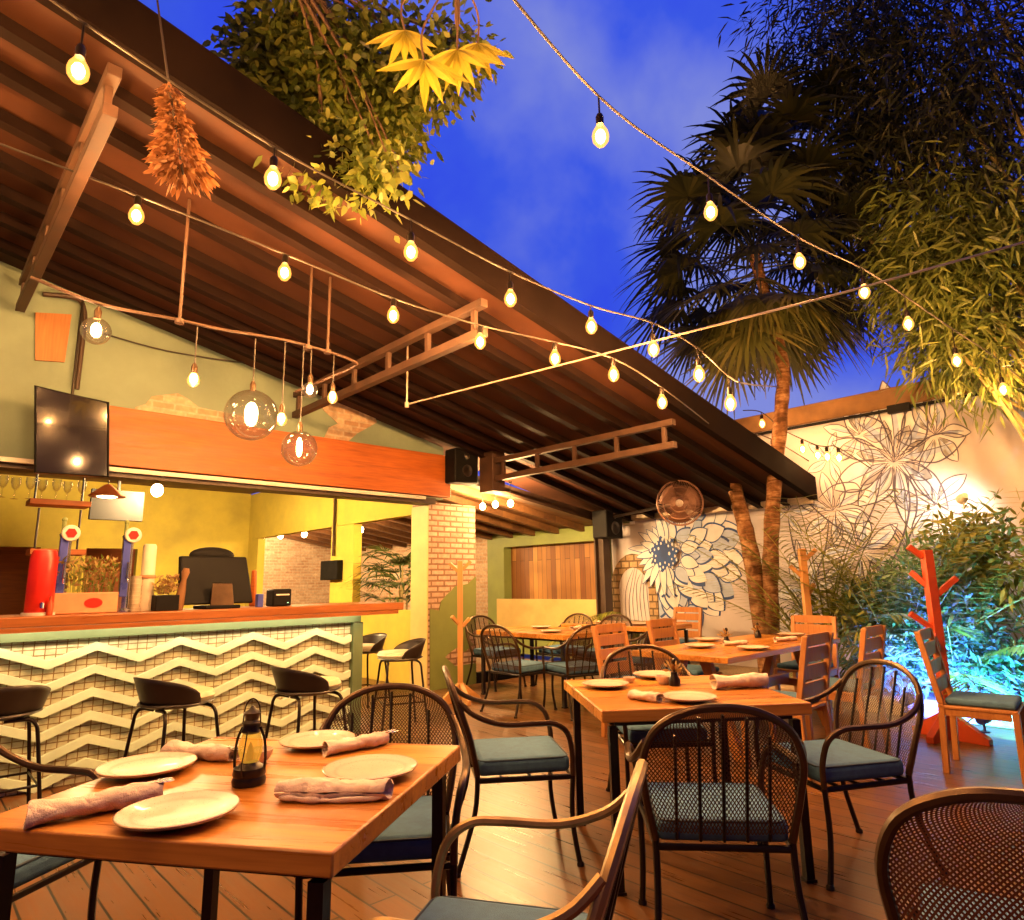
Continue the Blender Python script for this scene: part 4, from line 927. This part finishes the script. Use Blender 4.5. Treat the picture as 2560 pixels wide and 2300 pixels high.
# inside the bar
def onT(x,y,T): return st(on_t(x,y,T))
T=9.4;s0,_,z1=onT(182,966,T);s1,_,z0=onT(282,1032,T)
t=thing('television','black television on the inner wall above the beer towers','television',W((s0+s1)/2,T,z0))
b=MB();b.bst(s0,s1,T,T+.05,z0,z1);b.build('screen',M['black'],t,W((s0+s1)/2,T,z0),bevel=.006)
b=MB();b.tube([W((s0+s1)/2,T+.03,z1),W((s0+s1)/2,T+.03,3.2)],.02,8);b.build('bracket',M['black'],t,W((s0+s1)/2,T,z0))
SH=7.6
for k,(x0,x1,y0,y1,l) in enumerate(((60,182,985,1003,'upper orange wooden shelf of glasses at the left behind the bar'),(60,172,1085,1098,'lower wooden shelf at the left behind the bar'))):
    s0,_,z1=onT(x0,y0,SH);s1,_,_=onT(x1,y0,SH);_,_,z0=onT(x1,y1,SH)
    t=thing('glass_shelf',l,'shelf',W((s0+s1)/2,SH,z0),0,'shelves behind the bar');o=W((s0+s1)/2,SH,z0)
    b=MB();b.bst(s0,s1,SH,SH+.28,z0,z1);b.build('board',M['beam'],t,o,bevel=.004)
    for sx in(s0+.05,s1-.06): b=MB();b.tube([W(sx,SH+.14,z1),W(sx,SH+.14,3.2 if k==0 else z1+.4)],.01,6);b.build('hanger',M['dark'],t,o)
    if k==0:
        GL=glass_thin('drinking_glass',(.95,.95,.97),(1,1,1),0);GL0=None
        for g in range(7):
            q=W(s1-.08-g*.105,SH+.09+(g%2)*.09,z1)
            if GL0 is None:
                b=MB();b.lathe([(.002,0),(.034,.001),(.006,.008),(.005,.08),(.03,.11),(.042,.16),(.038,.21),(.036,.21),(.039,.16),(.026,.115),(.002,.09)],16);GL0=b.build('wine_glass',M['chrome'] if 0 else GL);ob=GL0
            else: ob=GL0.copy();C.objects.link(ob)
            ob.location=q;tag(ob,'clear stemmed glass standing in the row on the upper shelf behind the bar','glass','glasses on the shelf')
s0,t0,z0=st(on_s(642,1148,5.17));s1,t1,z1=st(on_s(676,1108,5.17))
t=thing('junction_box','dark electric box on the ochre column inside, below a pipe','box',W(5.17,(t0+t1)/2,z0));o=W(5.17,(t0+t1)/2,z0)
b=MB();b.bst(5.09,5.196,min(t0,t1),max(t0,t1),z0,z1);b.build('box',M['black'],t,o,bevel=.008)
p=on_s(659,1100,5.16);b=MB();b.tube([p,Vector((p.x,p.y,3.2))],.022,8);b.build('riser_pipe',M['bronze'],t,o)
# speakers
def speaker(label,s0,s1,t0,t1,z0,z1,br):
    o=W((s0+s1)/2,(t0+t1)/2,z0);t=thing('loudspeaker',label,'speaker',o,0,'wall loudspeakers')
    b=MB();b.bst(s0,s1,t0,t1,z0,z1);b.build('cabinet',M['black'],t,o,bevel=.02)
    d=t1-t0
    b=MB();c=W((s0+s1)/2,t0-.004,z0+(z1-z0)*.36);b.lathe([(.002,.0),(d*.2,0),(d*.30,.012),(d*.34,.014),(d*.35,0)],24,c,Matrix(((bv.x,0,-nv.x),(bv.y,0,-nv.y),(0,1,0))));b.build('woofer',M['shell'],t,o)
    b=MB();c=W((s0+s1)/2,t0-.004,z0+(z1-z0)*.8);b.lathe([(.002,.012),(.015,.010),(.03,.006),(.045,0)],16,c,Matrix(((bv.x,0,-nv.x),(bv.y,0,-nv.y),(0,1,0))));b.build('tweeter',M['silver'],t,o)
    b=MB();b.tube([W((s0+s1)/2,t1,z0+.15),W((s0+s1)/2,t1+br,z0+.15)],.02,8);b.build('bracket',M['steel'],t,o)
_,_,zt=onT(900,892,6.8);_,_,zb=onT(900,958,6.8);sa,_,_=onT(884,900,6.8);sb,_,_=onT(930,900,6.8)
speaker('black loudspeaker at the right end of the orange beam, above the brick pillar',sa,sb,6.62,6.85,zb,zt,.15)
_,_,zt=onT(1200,1012,6.7);_,_,zb=onT(1200,1066,6.7);sa,_,_=onT(1181,1040,6.7);sb,_,_=onT(1213,1040,6.7)
speaker('black loudspeaker on the dark steel post left of the flower mural',sa,sb,6.5,6.8,zb,zt,.12)
s_,t_,z_=st(on_s(1238,1024,8.9));o=W(8.9,t_,z_-.12);t=thing('exit_light_box','small white lamp box high on the wall left of the fan','box',o)
b=MB();b.bst(8.87,8.995,t_-.12,t_+.12,z_-.12,z_+.12);b.build('housing',M['white'],t,o,bevel=.012)
b=MB();b.bst(8.85,8.865,t_-.10,t_+.02,z_-.1,z_+.10);b.build('cover',M['sage'],t,o,bevel=.003)
# wall fan
fp=on_s(1345,995,7.5);t=thing('wall_fan','round caged wall fan above the flower mural','fan',fp)
ax=(-bv*.80-nv*.45+Vector((0,0,-.12))).normalized();xx=ax.cross(zv).normalized();yy=xx.cross(ax).normalized()
FM=Matrix(((xx.x,yy.x,ax.x),(xx.y,yy.y,ax.y),(xx.z,yy.z,ax.z)))
FRr=.30
b=MB()
for zz,r in((.0,FRr),(.05,FRr*.97),(-.05,FRr*.97),(.075,FRr*.7),(.085,FRr*.4)): b.tube([fp+FM@Vector((r*math.cos(a),r*math.sin(a),zz)) for a in[2*math.pi*k/40 for k in range(40)]],.006,6,closed=True)
for k in range(80):
    a=2*math.pi*k/80;b.tube([fp+FM@Vector((r*math.cos(a),r*math.sin(a),zz)) for r,zz in((.05,.09),(FRr*.5,.085),(FRr*.85,.065),(FRr,0),(FRr*.85,-.065),(.06,-.08))],.003,4)
b.build('cage',M['fancage'],t,fp)
b=MB()
for k in range(3):
    a0=2*math.pi*k/3
    def fnb(u,v): a=a0+u*1.25;r=.05+v*(FRr-.085);return fp+FM@Vector((r*math.cos(a),r*math.sin(a),-.02+.05*(u-.5)*v))
    b.grid(fnb,8,4)
o2=b.build('blades',M['fancage'],t,fp);o2.modifiers.new('t','SOLIDIFY').thickness=.004
b=MB();b.lathe([(.002,.1),(.05,.098),(.055,.085),(.002,.084)],18,fp,FM);b.build('hub_badge',M['silver'],t,fp)
b=MB();b.lathe([(.07,-.08),(.09,-.1),(.085,-.22),(.05,-.25),(.002,-.25)],18,fp,FM);b.build('motor',M['white'],t,fp)
b=MB();q=fp+FM@Vector((0,0,-.2));s_,t_,z_=st(q);b.tube([q,W(8.52,6.95,z_-.02)],.022,8);b.build('arm',M['dark'],t,fp)
# coat trees
def coat(label,loc,h,m,arms,w,feet,name='coat_stand',rz=0):
    t=thing(name,label,'coat stand',loc,rz,'wooden coat stands')
    b=MB();b.box((0,0,h/2+.02),(w,w,h-.04));b.build('post',m,t,bevel=.004)
    for z,dx,dy,l in arms:
        b=MB();d=Vector((dx,dy,.75)).normalized();p=Vector((0,0,z))+Vector((dx,dy,0))*w*.5;M3=d.to_track_quat('Z','Y').to_matrix();b.box(p+d*l/2,(w*.62,w*.62,l),M3);b.build('arm',m,t,bevel=.003)
    for k in range(4):
        a=k*math.pi/2+.5;b=MB();d=Vector((math.cos(a),math.sin(a),0))
        b.hexa([d*r+Vector((-d.y,d.x,0))*s2*w*.4+Vector((0,0,z)) for r,zt in((w*.4,.22),(feet,.05)) for s2 in(-1,1) for z in(0.0,zt)]);b.build('foot',m,t,bevel=.004)
    return t
cp=on_z(1882,1462,0);zt=0
for y in range(1050,1200,5):
    pass
hh=(on_y(1846,1088,cp.y)).z
coat('red wooden coat tree standing in front of the blue lit shrubs',cp,hh,M['redwood'],[(hh-.38,.9,-.2,.22),(hh-.30,-.5,.5,.16),(hh-.66,-.9,.2,.20),(hh-.82,-.6,-.6,.17),(hh-.06,-.8,.2,.14),(hh-.62,.5,.6,.17)],.075,.30)
ph=on_z(911,1390,0);hh=on_y(912,1110,ph.y).z
coat('pine coat stand in front of the brick pillar',ph,hh,M['tan'],[(hh-.1,.8,.1,.14),(hh-.12,-.8,.1,.14),(hh-.75,.7,.4,.13),(hh-.72,-.6,-.5,.13)],.06,.24)
q=on_s(1600,1230,7.35);q2=on_s(1598,1085,7.35)
coat('pine coat stand among the palm fronds right of the palm trunk',(q.x,q.y,0),q2.z,M['tan'],[(q2.z-.12,.8,-.2,.16),(q2.z-.3,-.7,.2,.16),(q2.z-.5,.7,.3,.15)],.07,.26)

# ------------------------------------------------------------------ planter
b=MB();b.bst(7.23,7.42,-6,6.2,0.002,.15);tag(b.build('planter_curb',M['curb'],bevel=.012),'low pale curb edging the planting bed along the mural wall','curb')
b=MB();b.bst(7.422,8.998,-6,6.2,-.09,.10);b.build('planting_bed',M['soil'],smooth=False,kind='structure')
def gauss(c,r): return c+Vector((R.gauss(0,r[0]),R.gauss(0,r[1]),R.gauss(0,r[2])))
def foliage(b,clusters,L,w,droop=.15,dirb=(0,0,-.2),sub=14,spread=.16):
    for c,r,n in clusters:
        k=max(1,n//sub)
        for i in range(k):
            while 1:
                v=Vector((R.uniform(-1,1),R.uniform(-1,1),R.uniform(-1,1)))
                if .15<v.length<1: break
            sc=c+Vector((v.x*r[0],v.y*r[1],v.z*r[2]))
            ax=(v+Vector(dirb)+Vector((R.uniform(-.6,.6),R.uniform(-.6,.6),R.uniform(-.5,.4)))).normalized()
            for j in range(sub):
                p=sc+Vector((R.gauss(0,spread),R.gauss(0,spread),R.gauss(0,spread)))
                d=ax+Vector((R.uniform(-.9,.9),R.uniform(-.9,.9),R.uniform(-.9,.7)))
                leaf(b,p,d,L*R.uniform(.6,1.25),w*R.uniform(.7,1.2),droop)
def fan_leaf(b,base,d,pet,rad_,seg=26,arc=2.2,dr=.55):
    d=d.normalized();side=d.cross(zv)
    if side.length<.05: side=Vector((1,0,0))
    side.normalize();nn=side.cross(d).normalized()
    tip=base+d*pet+Vector((0,0,-.12*pet))
    b.tube([base,base+d*pet*.55,tip],[.014,.011,.008],5)
    for i in range(seg):
        a=-arc/1+2*arc*i/(seg-1)
        dd=(d*math.cos(a)+side*math.sin(a)+nn*.12*abs(math.sin(a))).normalized()
        L=rad_*(1-.28*abs(a)/arc)*R.uniform(.9,1.08);wv=(side*math.cos(a)-d*math.sin(a)).normalized()*rad_*.030
        droop=dr*R.uniform(.6,1.4)
        pts=[tip]
        for k,u in enumerate((.35,.65,.85,1.0)): pts.append(tip+dd*L*u+Vector((0,0,-droop*L*max(0,u-.3)**1.5*1.7)))
        vs=[];ws=(.3,1.0,.8,.45,.08)
        for q,wk in zip(pts,ws): vs+=[q+wv*wk,q-wv*wk]
        b.add(vs,[(2*k,2*k+1,2*k+3,2*k+2) for k in range(4)])
def areca(b,base,d,L,n=22,lw=.03,ll=.34,arch=.5):
    d=d.normalized();h=Vector((d.x,d.y,0)).normalized() if (abs(d.x)+abs(d.y))>.01 else Vector((1,0,0));pts=[]
    for i in range(9):
        u=i/8;pts.append(base+d*L*u+h*L*.25*u*u+Vector((0,0,-arch*L*u**2.3)))
    b.tube(pts,[.010-.007*i/8 for i in range(9)],5)
    for i in range(n):
        u=.2+.8*i/n;k=u*8;i0=min(7,int(k));p=pts[i0].lerp(pts[i0+1],k-i0);ax=(pts[i0+1]-pts[i0]).normalized();side=ax.cross(zv).normalized()
        for sg in(-1,1): leaf(b,p,ax*.7+side*sg+Vector((0,0,-.15)),ll*(1.1-.6*abs(u-.45)),lw,.15,zv)
# fan palm
base=on_s(1520,1262,8.0);base.z=.1;m1=on_s(1530,985,8.0);m2=on_s(1545,700,8.0);top=on_s(1490,500,8.0)
t=thing('fan_palm','tall fan palm with slim trunk and dark drooping crown against the blue sky','palm tree',base)
b=MB();P=bez([base,on_s(1524,1150,8.0),m1,on_s(1545,820,8.0),m2,top],7);b.tube(P,[.105-.035*i/len(P)+.006*math.sin(i*1.7) for i in range(len(P))],12);b.build('trunk',M['bark'],t,base)
b=MB();b2=MB();nf=42
for i in range(nf):
    az=i*2.4;el=math.asin(max(-1,min(1,1-1.75*(i+.5)/nf)))
    d=Vector((math.cos(az)*math.cos(el),math.sin(az)*math.cos(el),math.sin(el)+.05))
    o=top+Vector((0,0,-.45+.55*(1-i/nf)))
    fan_leaf(b if el>-.35 else b2,o,d,R.uniform(.85,1.2)*(1.2 if el>.2 else 1),R.uniform(.8,1.05),30,2.1,.55 if el>-.35 else .3)
for i in range(16):
    az=i*2.4+1;d=Vector((math.cos(az)*.8,math.sin(az)*.8,-.62));fan_leaf(b2,m2.lerp(top,.75),d,R.uniform(.45,.7),R.uniform(.75,.95),22,1.0,.5)
b.build('crown',M['palmsilhouette'],t,base);b2.build('hanging_fronds',M['palmleaf'],t,base)
sb=on_s(1516,1262,7.95);sb.z=.1;se=on_s(1448,945,8.1);t=thing('palm_stump','bare cut palm stem leaning left beside the tall palm trunk','tree stump',sb)
b=MB();P=bez([sb,on_s(1490,1120,7.98),on_s(1468,1020,8.05),se],6);b.tube(P,[.115-.03*i/len(P)+.006*math.sin(i*2.1) for i in range(len(P))],12);b.build('stem',M['bark'],t,sb)
tp=on_s(1560,330,8.6);base=Vector((tp.x+2.0,tp.y+.9,.1));t=thing('fan_palm','second darker fan palm rising behind the first, top of its crown beside the bamboo','palm tree',base)
b=MB();b.tube(bez([base,(base+tp)/2+Vector((1.5,.3,0)),base.lerp(tp,.8)+Vector((1.1,.2,0)),tp],6),.11,10);b.build('trunk',M['bark'],t,base)
b=MB()
for i in range(22):
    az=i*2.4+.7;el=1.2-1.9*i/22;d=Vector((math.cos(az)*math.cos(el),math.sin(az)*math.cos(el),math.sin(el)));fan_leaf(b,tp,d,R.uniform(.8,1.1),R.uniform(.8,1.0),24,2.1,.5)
b.build('crown',M['palmsilhouette'],t,base)
# bamboo
def bamboo(label,tb,cl,n,culms,m='bamboo'):
    base=W(8.25,tb,.1);t=thing('bamboo_clump',label,'bamboo',base,0,'bamboo clumps behind the planting bed')
    b=MB();cs=[c for c,r,_ in cl]
    for k in range(culms):
        c=R.choice(cs);q=base+Vector((R.uniform(-.3,.3),R.uniform(-.3,.3),0));e=gauss(c,(.25,.25,.5))
        b.tube(bez([q,q.lerp(e,.5)+Vector((R.uniform(-.2,.2),R.uniform(-.2,.2),.5)),e],6),[.02]*12+[.012],6)
    b.build('culms',M['culm'],t,base)
    b=MB();foliage(b,cl,.21,.030,.2,(0,0,-.5),12,.15);b.build('leaves',M[m],t,base)
def cc(x,y,S,r,n): return (on_s(x,y,S),r,n)
bamboo('bamboo clump with yellow green leaves brightened as if lit from below at the right edge',.3,[cc(1890,430,8.4,(.8,.6,.65),3400),cc(1910,560,8.4,(.8,.6,.6),3200),cc(1820,540,8.4,(.5,.5,.55),1800),cc(1880,670,8.5,(.5,.5,.4),1300),cc(1960,690,8.3,(.6,.5,.6),1200),cc(2010,500,8.3,(.8,.7,1.0),1500)],0,16)
bamboo('dark tall bamboo clump filling the top right corner',-.3,[cc(1660,150,8.6,(.9,.8,.9),1700),cc(1780,160,8.6,(1.1,.9,1.1),2600),cc(1900,150,8.4,(1.1,.9,1.1),2400),cc(1700,330,8.6,(.8,.8,.9),1500),cc(1800,320,8.6,(.9,.9,.8),1500),cc(1950,290,8.4,(.8,.8,.9),1300),cc(1710,470,8.5,(.5,.6,.6),700),cc(1720,600,8.6,(.4,.4,.4),300),cc(1640,40,8.6,(1.1,.9,.9),1500),cc(1850,20,8.6,(1.4,.9,.9),1800)],0,16,'bambooshade')
# arecas and shrubs in the bed
def bushpalm(label,loc,n,L,el0=.5,el1=1.4,ll=.32,m='areca',name='areca_palm',arch=.5):
    t=thing(name,label,'palm',loc,0,'palms in the planting bed');b=MB();L0=Vector(loc)
    for i in range(n):
        az=i*2.4+R.uniform(-.3,.3);el=R.uniform(el0,el1);areca(b,L0+Vector((R.uniform(-.08,.08),R.uniform(-.08,.08),.05)),Vector((math.cos(az)*math.cos(el),math.sin(az)*math.cos(el),math.sin(el))),L*R.uniform(.75,1.1),24,.028,ll,arch)
    b.build('fronds',M[m],t,L0)
    b=MB()
    for i in range(6): b.tube([L0+Vector((R.uniform(-.08,.08),R.uniform(-.08,.08),-.02)),L0+Vector((R.uniform(-.14,.14),R.uniform(-.14,.14),.5))],.014,6)
    b.build('stems',M['culm'],t,L0)
bushpalm('feathery areca palm right of the palm trunk, in front of the mural',W(7.95,3.2,.1),24,2.5,.85,1.5,.42,arch=.22)
bushpalm('feathery areca palm in the middle of the planting bed',W(7.9,2.4,.1),24,2.4,.8,1.5,.42,arch=.22)
bushpalm('broad areca palm behind the blue lit wooden chair',W(7.75,1.95,.1),16,1.6,.6,1.45,.36)
bushpalm('small drooping palm left of the flower mural, by the stone arch',W(8.5,6.3,.1),13,1.7,.7,1.45,.26,arch=.62)
def shrub(label,loc,cl,L,w,m='shrub'):
    loc=Vector(loc);t=thing('shrub',label,'shrub',loc,0,'shrubs in the planting bed');b=MB();foliage(b,cl,L,w,.1,(0,0,.2),10,.10);b.build('leaves',M[m],t,loc)
    b=MB()
    for c,r,n in cl:
        for k in range(5): b.tube([loc+Vector((R.uniform(-.2,.2),R.uniform(-.2,.2),0)),gauss(c,(r[0]*.3,r[1]*.3,r[2]*.3))],[.012,.005],5)
    b.build('stems',M['culm'],t,loc)
shrub('blue and cyan lit shrub behind the flood lamp',W(8.0,1.5,.1),[cc(1765,1230,7.9,(.42,.35,.4),1300),cc(1730,1300,7.8,(.3,.3,.3),500),cc(1800,1290,7.8,(.3,.3,.35),700)],.12,.035)
shrub('green and cyan lit shrub behind the red coat tree',W(7.9,.9,.1),[cc(1850,1180,7.9,(.42,.35,.5),1300),cc(1900,1260,7.8,(.4,.35,.5),1200),cc(1960,1320,7.7,(.35,.3,.45),700)],.12,.035)
shrub('warm lit leafy shrub under the white flood light at the right edge',W(8.3,1.1,.1),[cc(1915,1085,8.2,(.28,.3,.26),650),cc(1965,1100,8.1,(.3,.3,.4),600)],.14,.045,'areca')
shrub('low dark shrub at the foot of the areca palms',W(7.7,2.6,.1),[cc(1680,1215,7.7,(.35,.3,.2),380)],.12,.04,'areca')
# flood lamps
def flood(label,p,aim,col,energy,size,blend,m,em):
    t=thing('flood_lamp',label,'flood lamp',p,0,'garden flood lamps');d=(aim-p).normalized();M3=d.to_track_quat('Z','Y').to_matrix()
    b=MB();b.lathe([(.002,-.06),(.03,-.06),(.05,.0),(.055,.05),(.048,.05),(.045,.03)],18,p,M3);b.build('housing',m,t,p)
    b=MB();b.lathe([(.002,.034),(.044,.034),(.044,.036),(.002,.036)],18,p,M3);b.build('lens',em,t,p)
    b=MB();b.tube([p-Vector((0,0,.10)),p-Vector((0,0,.02))],.01,6);b.lathe([(.002,0),(.035,0),(.035,.012),(.002,.012)],12,p-Vector((0,0,.112)));b.build('stake',m,t,p)
    l=bpy.data.lights.new('flood_light','SPOT');l.energy=energy;l.color=col;l.spot_size=size;l.spot_blend=blend;l.shadow_soft_size=.04
    lo=bpy.data.objects.new('flood_light',l);C.objects.link(lo);lo.parent=t;lo.location=d*.07;lo.rotation_euler=(-d).to_track_quat('Z','Y').to_euler()
fpz=on_z(1793,1385,.2);flood('small dark blue flood lamp on the curb, lighting the shrubs cyan',fpz,W(8.6,1.45,.9),(.04,.10,1.0),2300,rad(140),.6,M['bluebody'],emis('blue_lens',(.2,.5,1),12))
fp2=on_z(1945,1420,.2);flood('second blue flood lamp low at the right end of the bed',fp2,W(8.4,.9,1.0),(.05,.60,.75),650,rad(140),.6,M['bluebody'],emis('cyan_lens',(.2,.9,1),12))
fq=on_s(1905,985,8.45);flood('bright white flood light shining down on the mural at the right edge',fq,W(9,2.2,1.9),(1,.80,.55),65,rad(150),.7,M['white'],emis('white_lens',(1,.93,.75),60))
# ------------------------------------------------------------------ overhanging tree, top left
tb_=Vector((-2.5,.5,0));t=thing('overhanging_tree','leafy green tree hanging over the roof edge at the top left','tree',tb_)
br=[(-2.5,.5,0),(-2.55,.7,2.6),(-2.3,1.6,4.6),(-1.7,2.8,5.5),(-1.3,3.7,5.2)]
b=MB();P=bez(br,6);b.tube(P,[.15-.13*i/len(P) for i in range(len(P))],12);b.build('trunk',M['bark2'],t,tb_)
YD=4.1
def cy_(x,y,r,n,Y=YD): return (on_y(x,y,Y),r,n)
cl=[cy_(560,150,(.36,.3,.28),2200),cy_(640,190,(.38,.32,.32),2400),cy_(720,170,(.36,.32,.32),2000),cy_(600,240,(.28,.26,.26),1200),cy_(680,290,(.30,.28,.26),1700),cy_(760,250,(.28,.28,.26),1300),cy_(720,345,(.18,.2,.16),450,3.9),cy_(640,340,(.2,.2,.16),420,3.9),cy_(640,90,(.5,.4,.3),1500),cy_(800,120,(.3,.3,.3),900),cy_(870,150,(.22,.25,.2),500),cy_(560,60,(.4,.4,.3),800),cy_(770,340,(.1,.12,.1),120,3.85),cy_(900,110,(.2,.2,.2),300)]
b=MB();foliage(b,cl,.085,.045,.1,(0,0,-.2),12,.075);b.build('crown',M['treeleaf'],t,tb_)
b=MB();e=Vector(br[-1])
for c,r,n in cl:
    for k in range(2): b.tube(bez([e.lerp(Vector(br[-2]),R.random()*.5),(e+c)/2+Vector((0,0,.15)),gauss(c,(r[0]*.4,r[1]*.4,r[2]*.4))],4),[.010]*4+[.007]*4+[.004],5)
b.build('branches',M['bark2'],t,tb_)
# near spray of long yellow leaves
sbp=Vector((1.4,-1.6,0));t=thing('schefflera_tree','branch of long yellow green leaves hanging in at the top, lit from below','tree',sbp)
h1=on_y(838,118,2.9);h2=on_y(905,98,2.95);h3=on_y(945,85,3.1);h4=on_y(800,60,3.0)
b=MB();b.tube(bez([sbp,(1.35,-1.2,2.5),(.8,.2,4.6),(0,1.9,5.0),h2+Vector((0,.0,.75)),h2+Vector((0,0,.3)),h2],6),[.09]*18+[.03]*10+[.015]*5+[.006]*4,8)
b.tube(bez([h2+Vector((0,0,.5)),h1+Vector((0,0,.2)),h1],5),.006,5);b.tube(bez([h2+Vector((0,0,.5)),h3+Vector((0,0,.2)),h3],5),.006,5);b.tube(bez([h2+Vector((0,0,.5)),h4+Vector((0,0,.2)),h4],5),.006,5);b.build('branches',M['bark2'],t,sbp)
b=MB()
def longleaf(p,d,L,w):
    d=d.normalized();s=d.cross(Vector((0,1,.2))).normalized();nn=s.cross(d)
    vs=[];n=7
    for i in range(n+1):
        u=i/n;k=w*math.sin(math.pi*min(.999,u**.75*.97+.03));q=p+d*L*u+Vector((0,0,-.10*L*u*u))
        vs+=[q+s*k+nn*.5*k,q,q-s*k+nn*.5*k]
    fs=[]
    for i in range(n): fs+=[(3*i,3*i+1,3*i+4,3*i+3),(3*i+1,3*i+2,3*i+5,3*i+4)]
    b.add(vs,fs)
for h,sc in((h1,1),(h2,.95),(h3,.8),(h4,.9)):
    for a in(-1.2,-.72,-.33,.02,.38,.8,1.15): longleaf(h,Vector((math.sin(a),R.uniform(-.3,.2),-math.cos(a)*.95)),.25*sc*R.uniform(.85,1.1),.026*sc)
b.build('leaves',M['fern'],t,sbp)
# hanging dried plant
hp=on_t(362,250,3.30);t=thing('hanging_dried_plant','cone of dried orange leaves hanging on a cord in front of the roof edge','hanging plant',hp)
b=MB();tp_=on_t(333,160,3.30);bt=on_t(362,345,3.3);hgt=tp_.z-bt.z
for k in range(950):
    u=R.random()**.6;c=tp_.lerp(bt,u);r=.015+.125*u**1.4*R.random()**.4;a=R.random()*6.28
    leaf(b,c+Vector((r*math.cos(a),r*math.sin(a),R.uniform(-.02,.02))),Vector((math.cos(a),math.sin(a),-1.1+R.uniform(-.3,.8))),R.uniform(.035,.075),.022,.1)
b.build('dried_leaves',M['dry'],t,hp)
b=MB();b.tube([bt,tp_,tp_+Vector((-.1,0,.5)),Vector((-1.5,3.2,5.35))],.006,6);b.build('cord',M['cable'],t,hp)
# indoor palm
q=on_s(790,1235,5.9);q=W(5.85,st(q)[1]-.1,0);t=thing('indoor_palm','potted lady palm seen through the inner opening left of the brick pillar','palm',q)
b=MB();b.lathe([(.002,0),(.14,0),(.18,.32),(.19,.34),(.17,.34),(.16,.30),(.002,.30)],20,q);b.build('pot',M['terra'],t,q)
b=MB()
for k in range(8):
    a=k*2.4;e=q+Vector((.3*math.cos(a)*R.random(),.3*math.sin(a)*R.random(),R.uniform(1.1,1.75)));b.tube([q+Vector((.06*math.cos(a),.06*math.sin(a),.3)),e],.012,6)
b.build('canes',M['culm'],t,q)
b=MB()
for k in range(44):
    a=k*2.4;o=q+Vector((.12*math.cos(a),.12*math.sin(a),R.uniform(.95,1.75)));fan_leaf(b,o,Vector((math.cos(a),math.sin(a),R.uniform(.0,.8))),R.uniform(.25,.45),R.uniform(.4,.58),11,1.5,.35)
b.build('fronds',M['indoorleaf'],t,q)

# ------------------------------------------------------------------ render settings
scene.view_settings.view_transform='Standard';scene.view_settings.look='None';scene.view_settings.gamma=1;scene.view_settings.exposure=0.0
cy=scene.cycles;cy.use_denoising=True;cy.max_bounces=6;cy.diffuse_bounces=3;cy.glossy_bounces=3;cy.transparent_max_bounces=12;cy.sample_clamp_indirect=4;cy.sample_clamp_direct=30;cy.caustics_reflective=False;cy.caustics_refractive=False
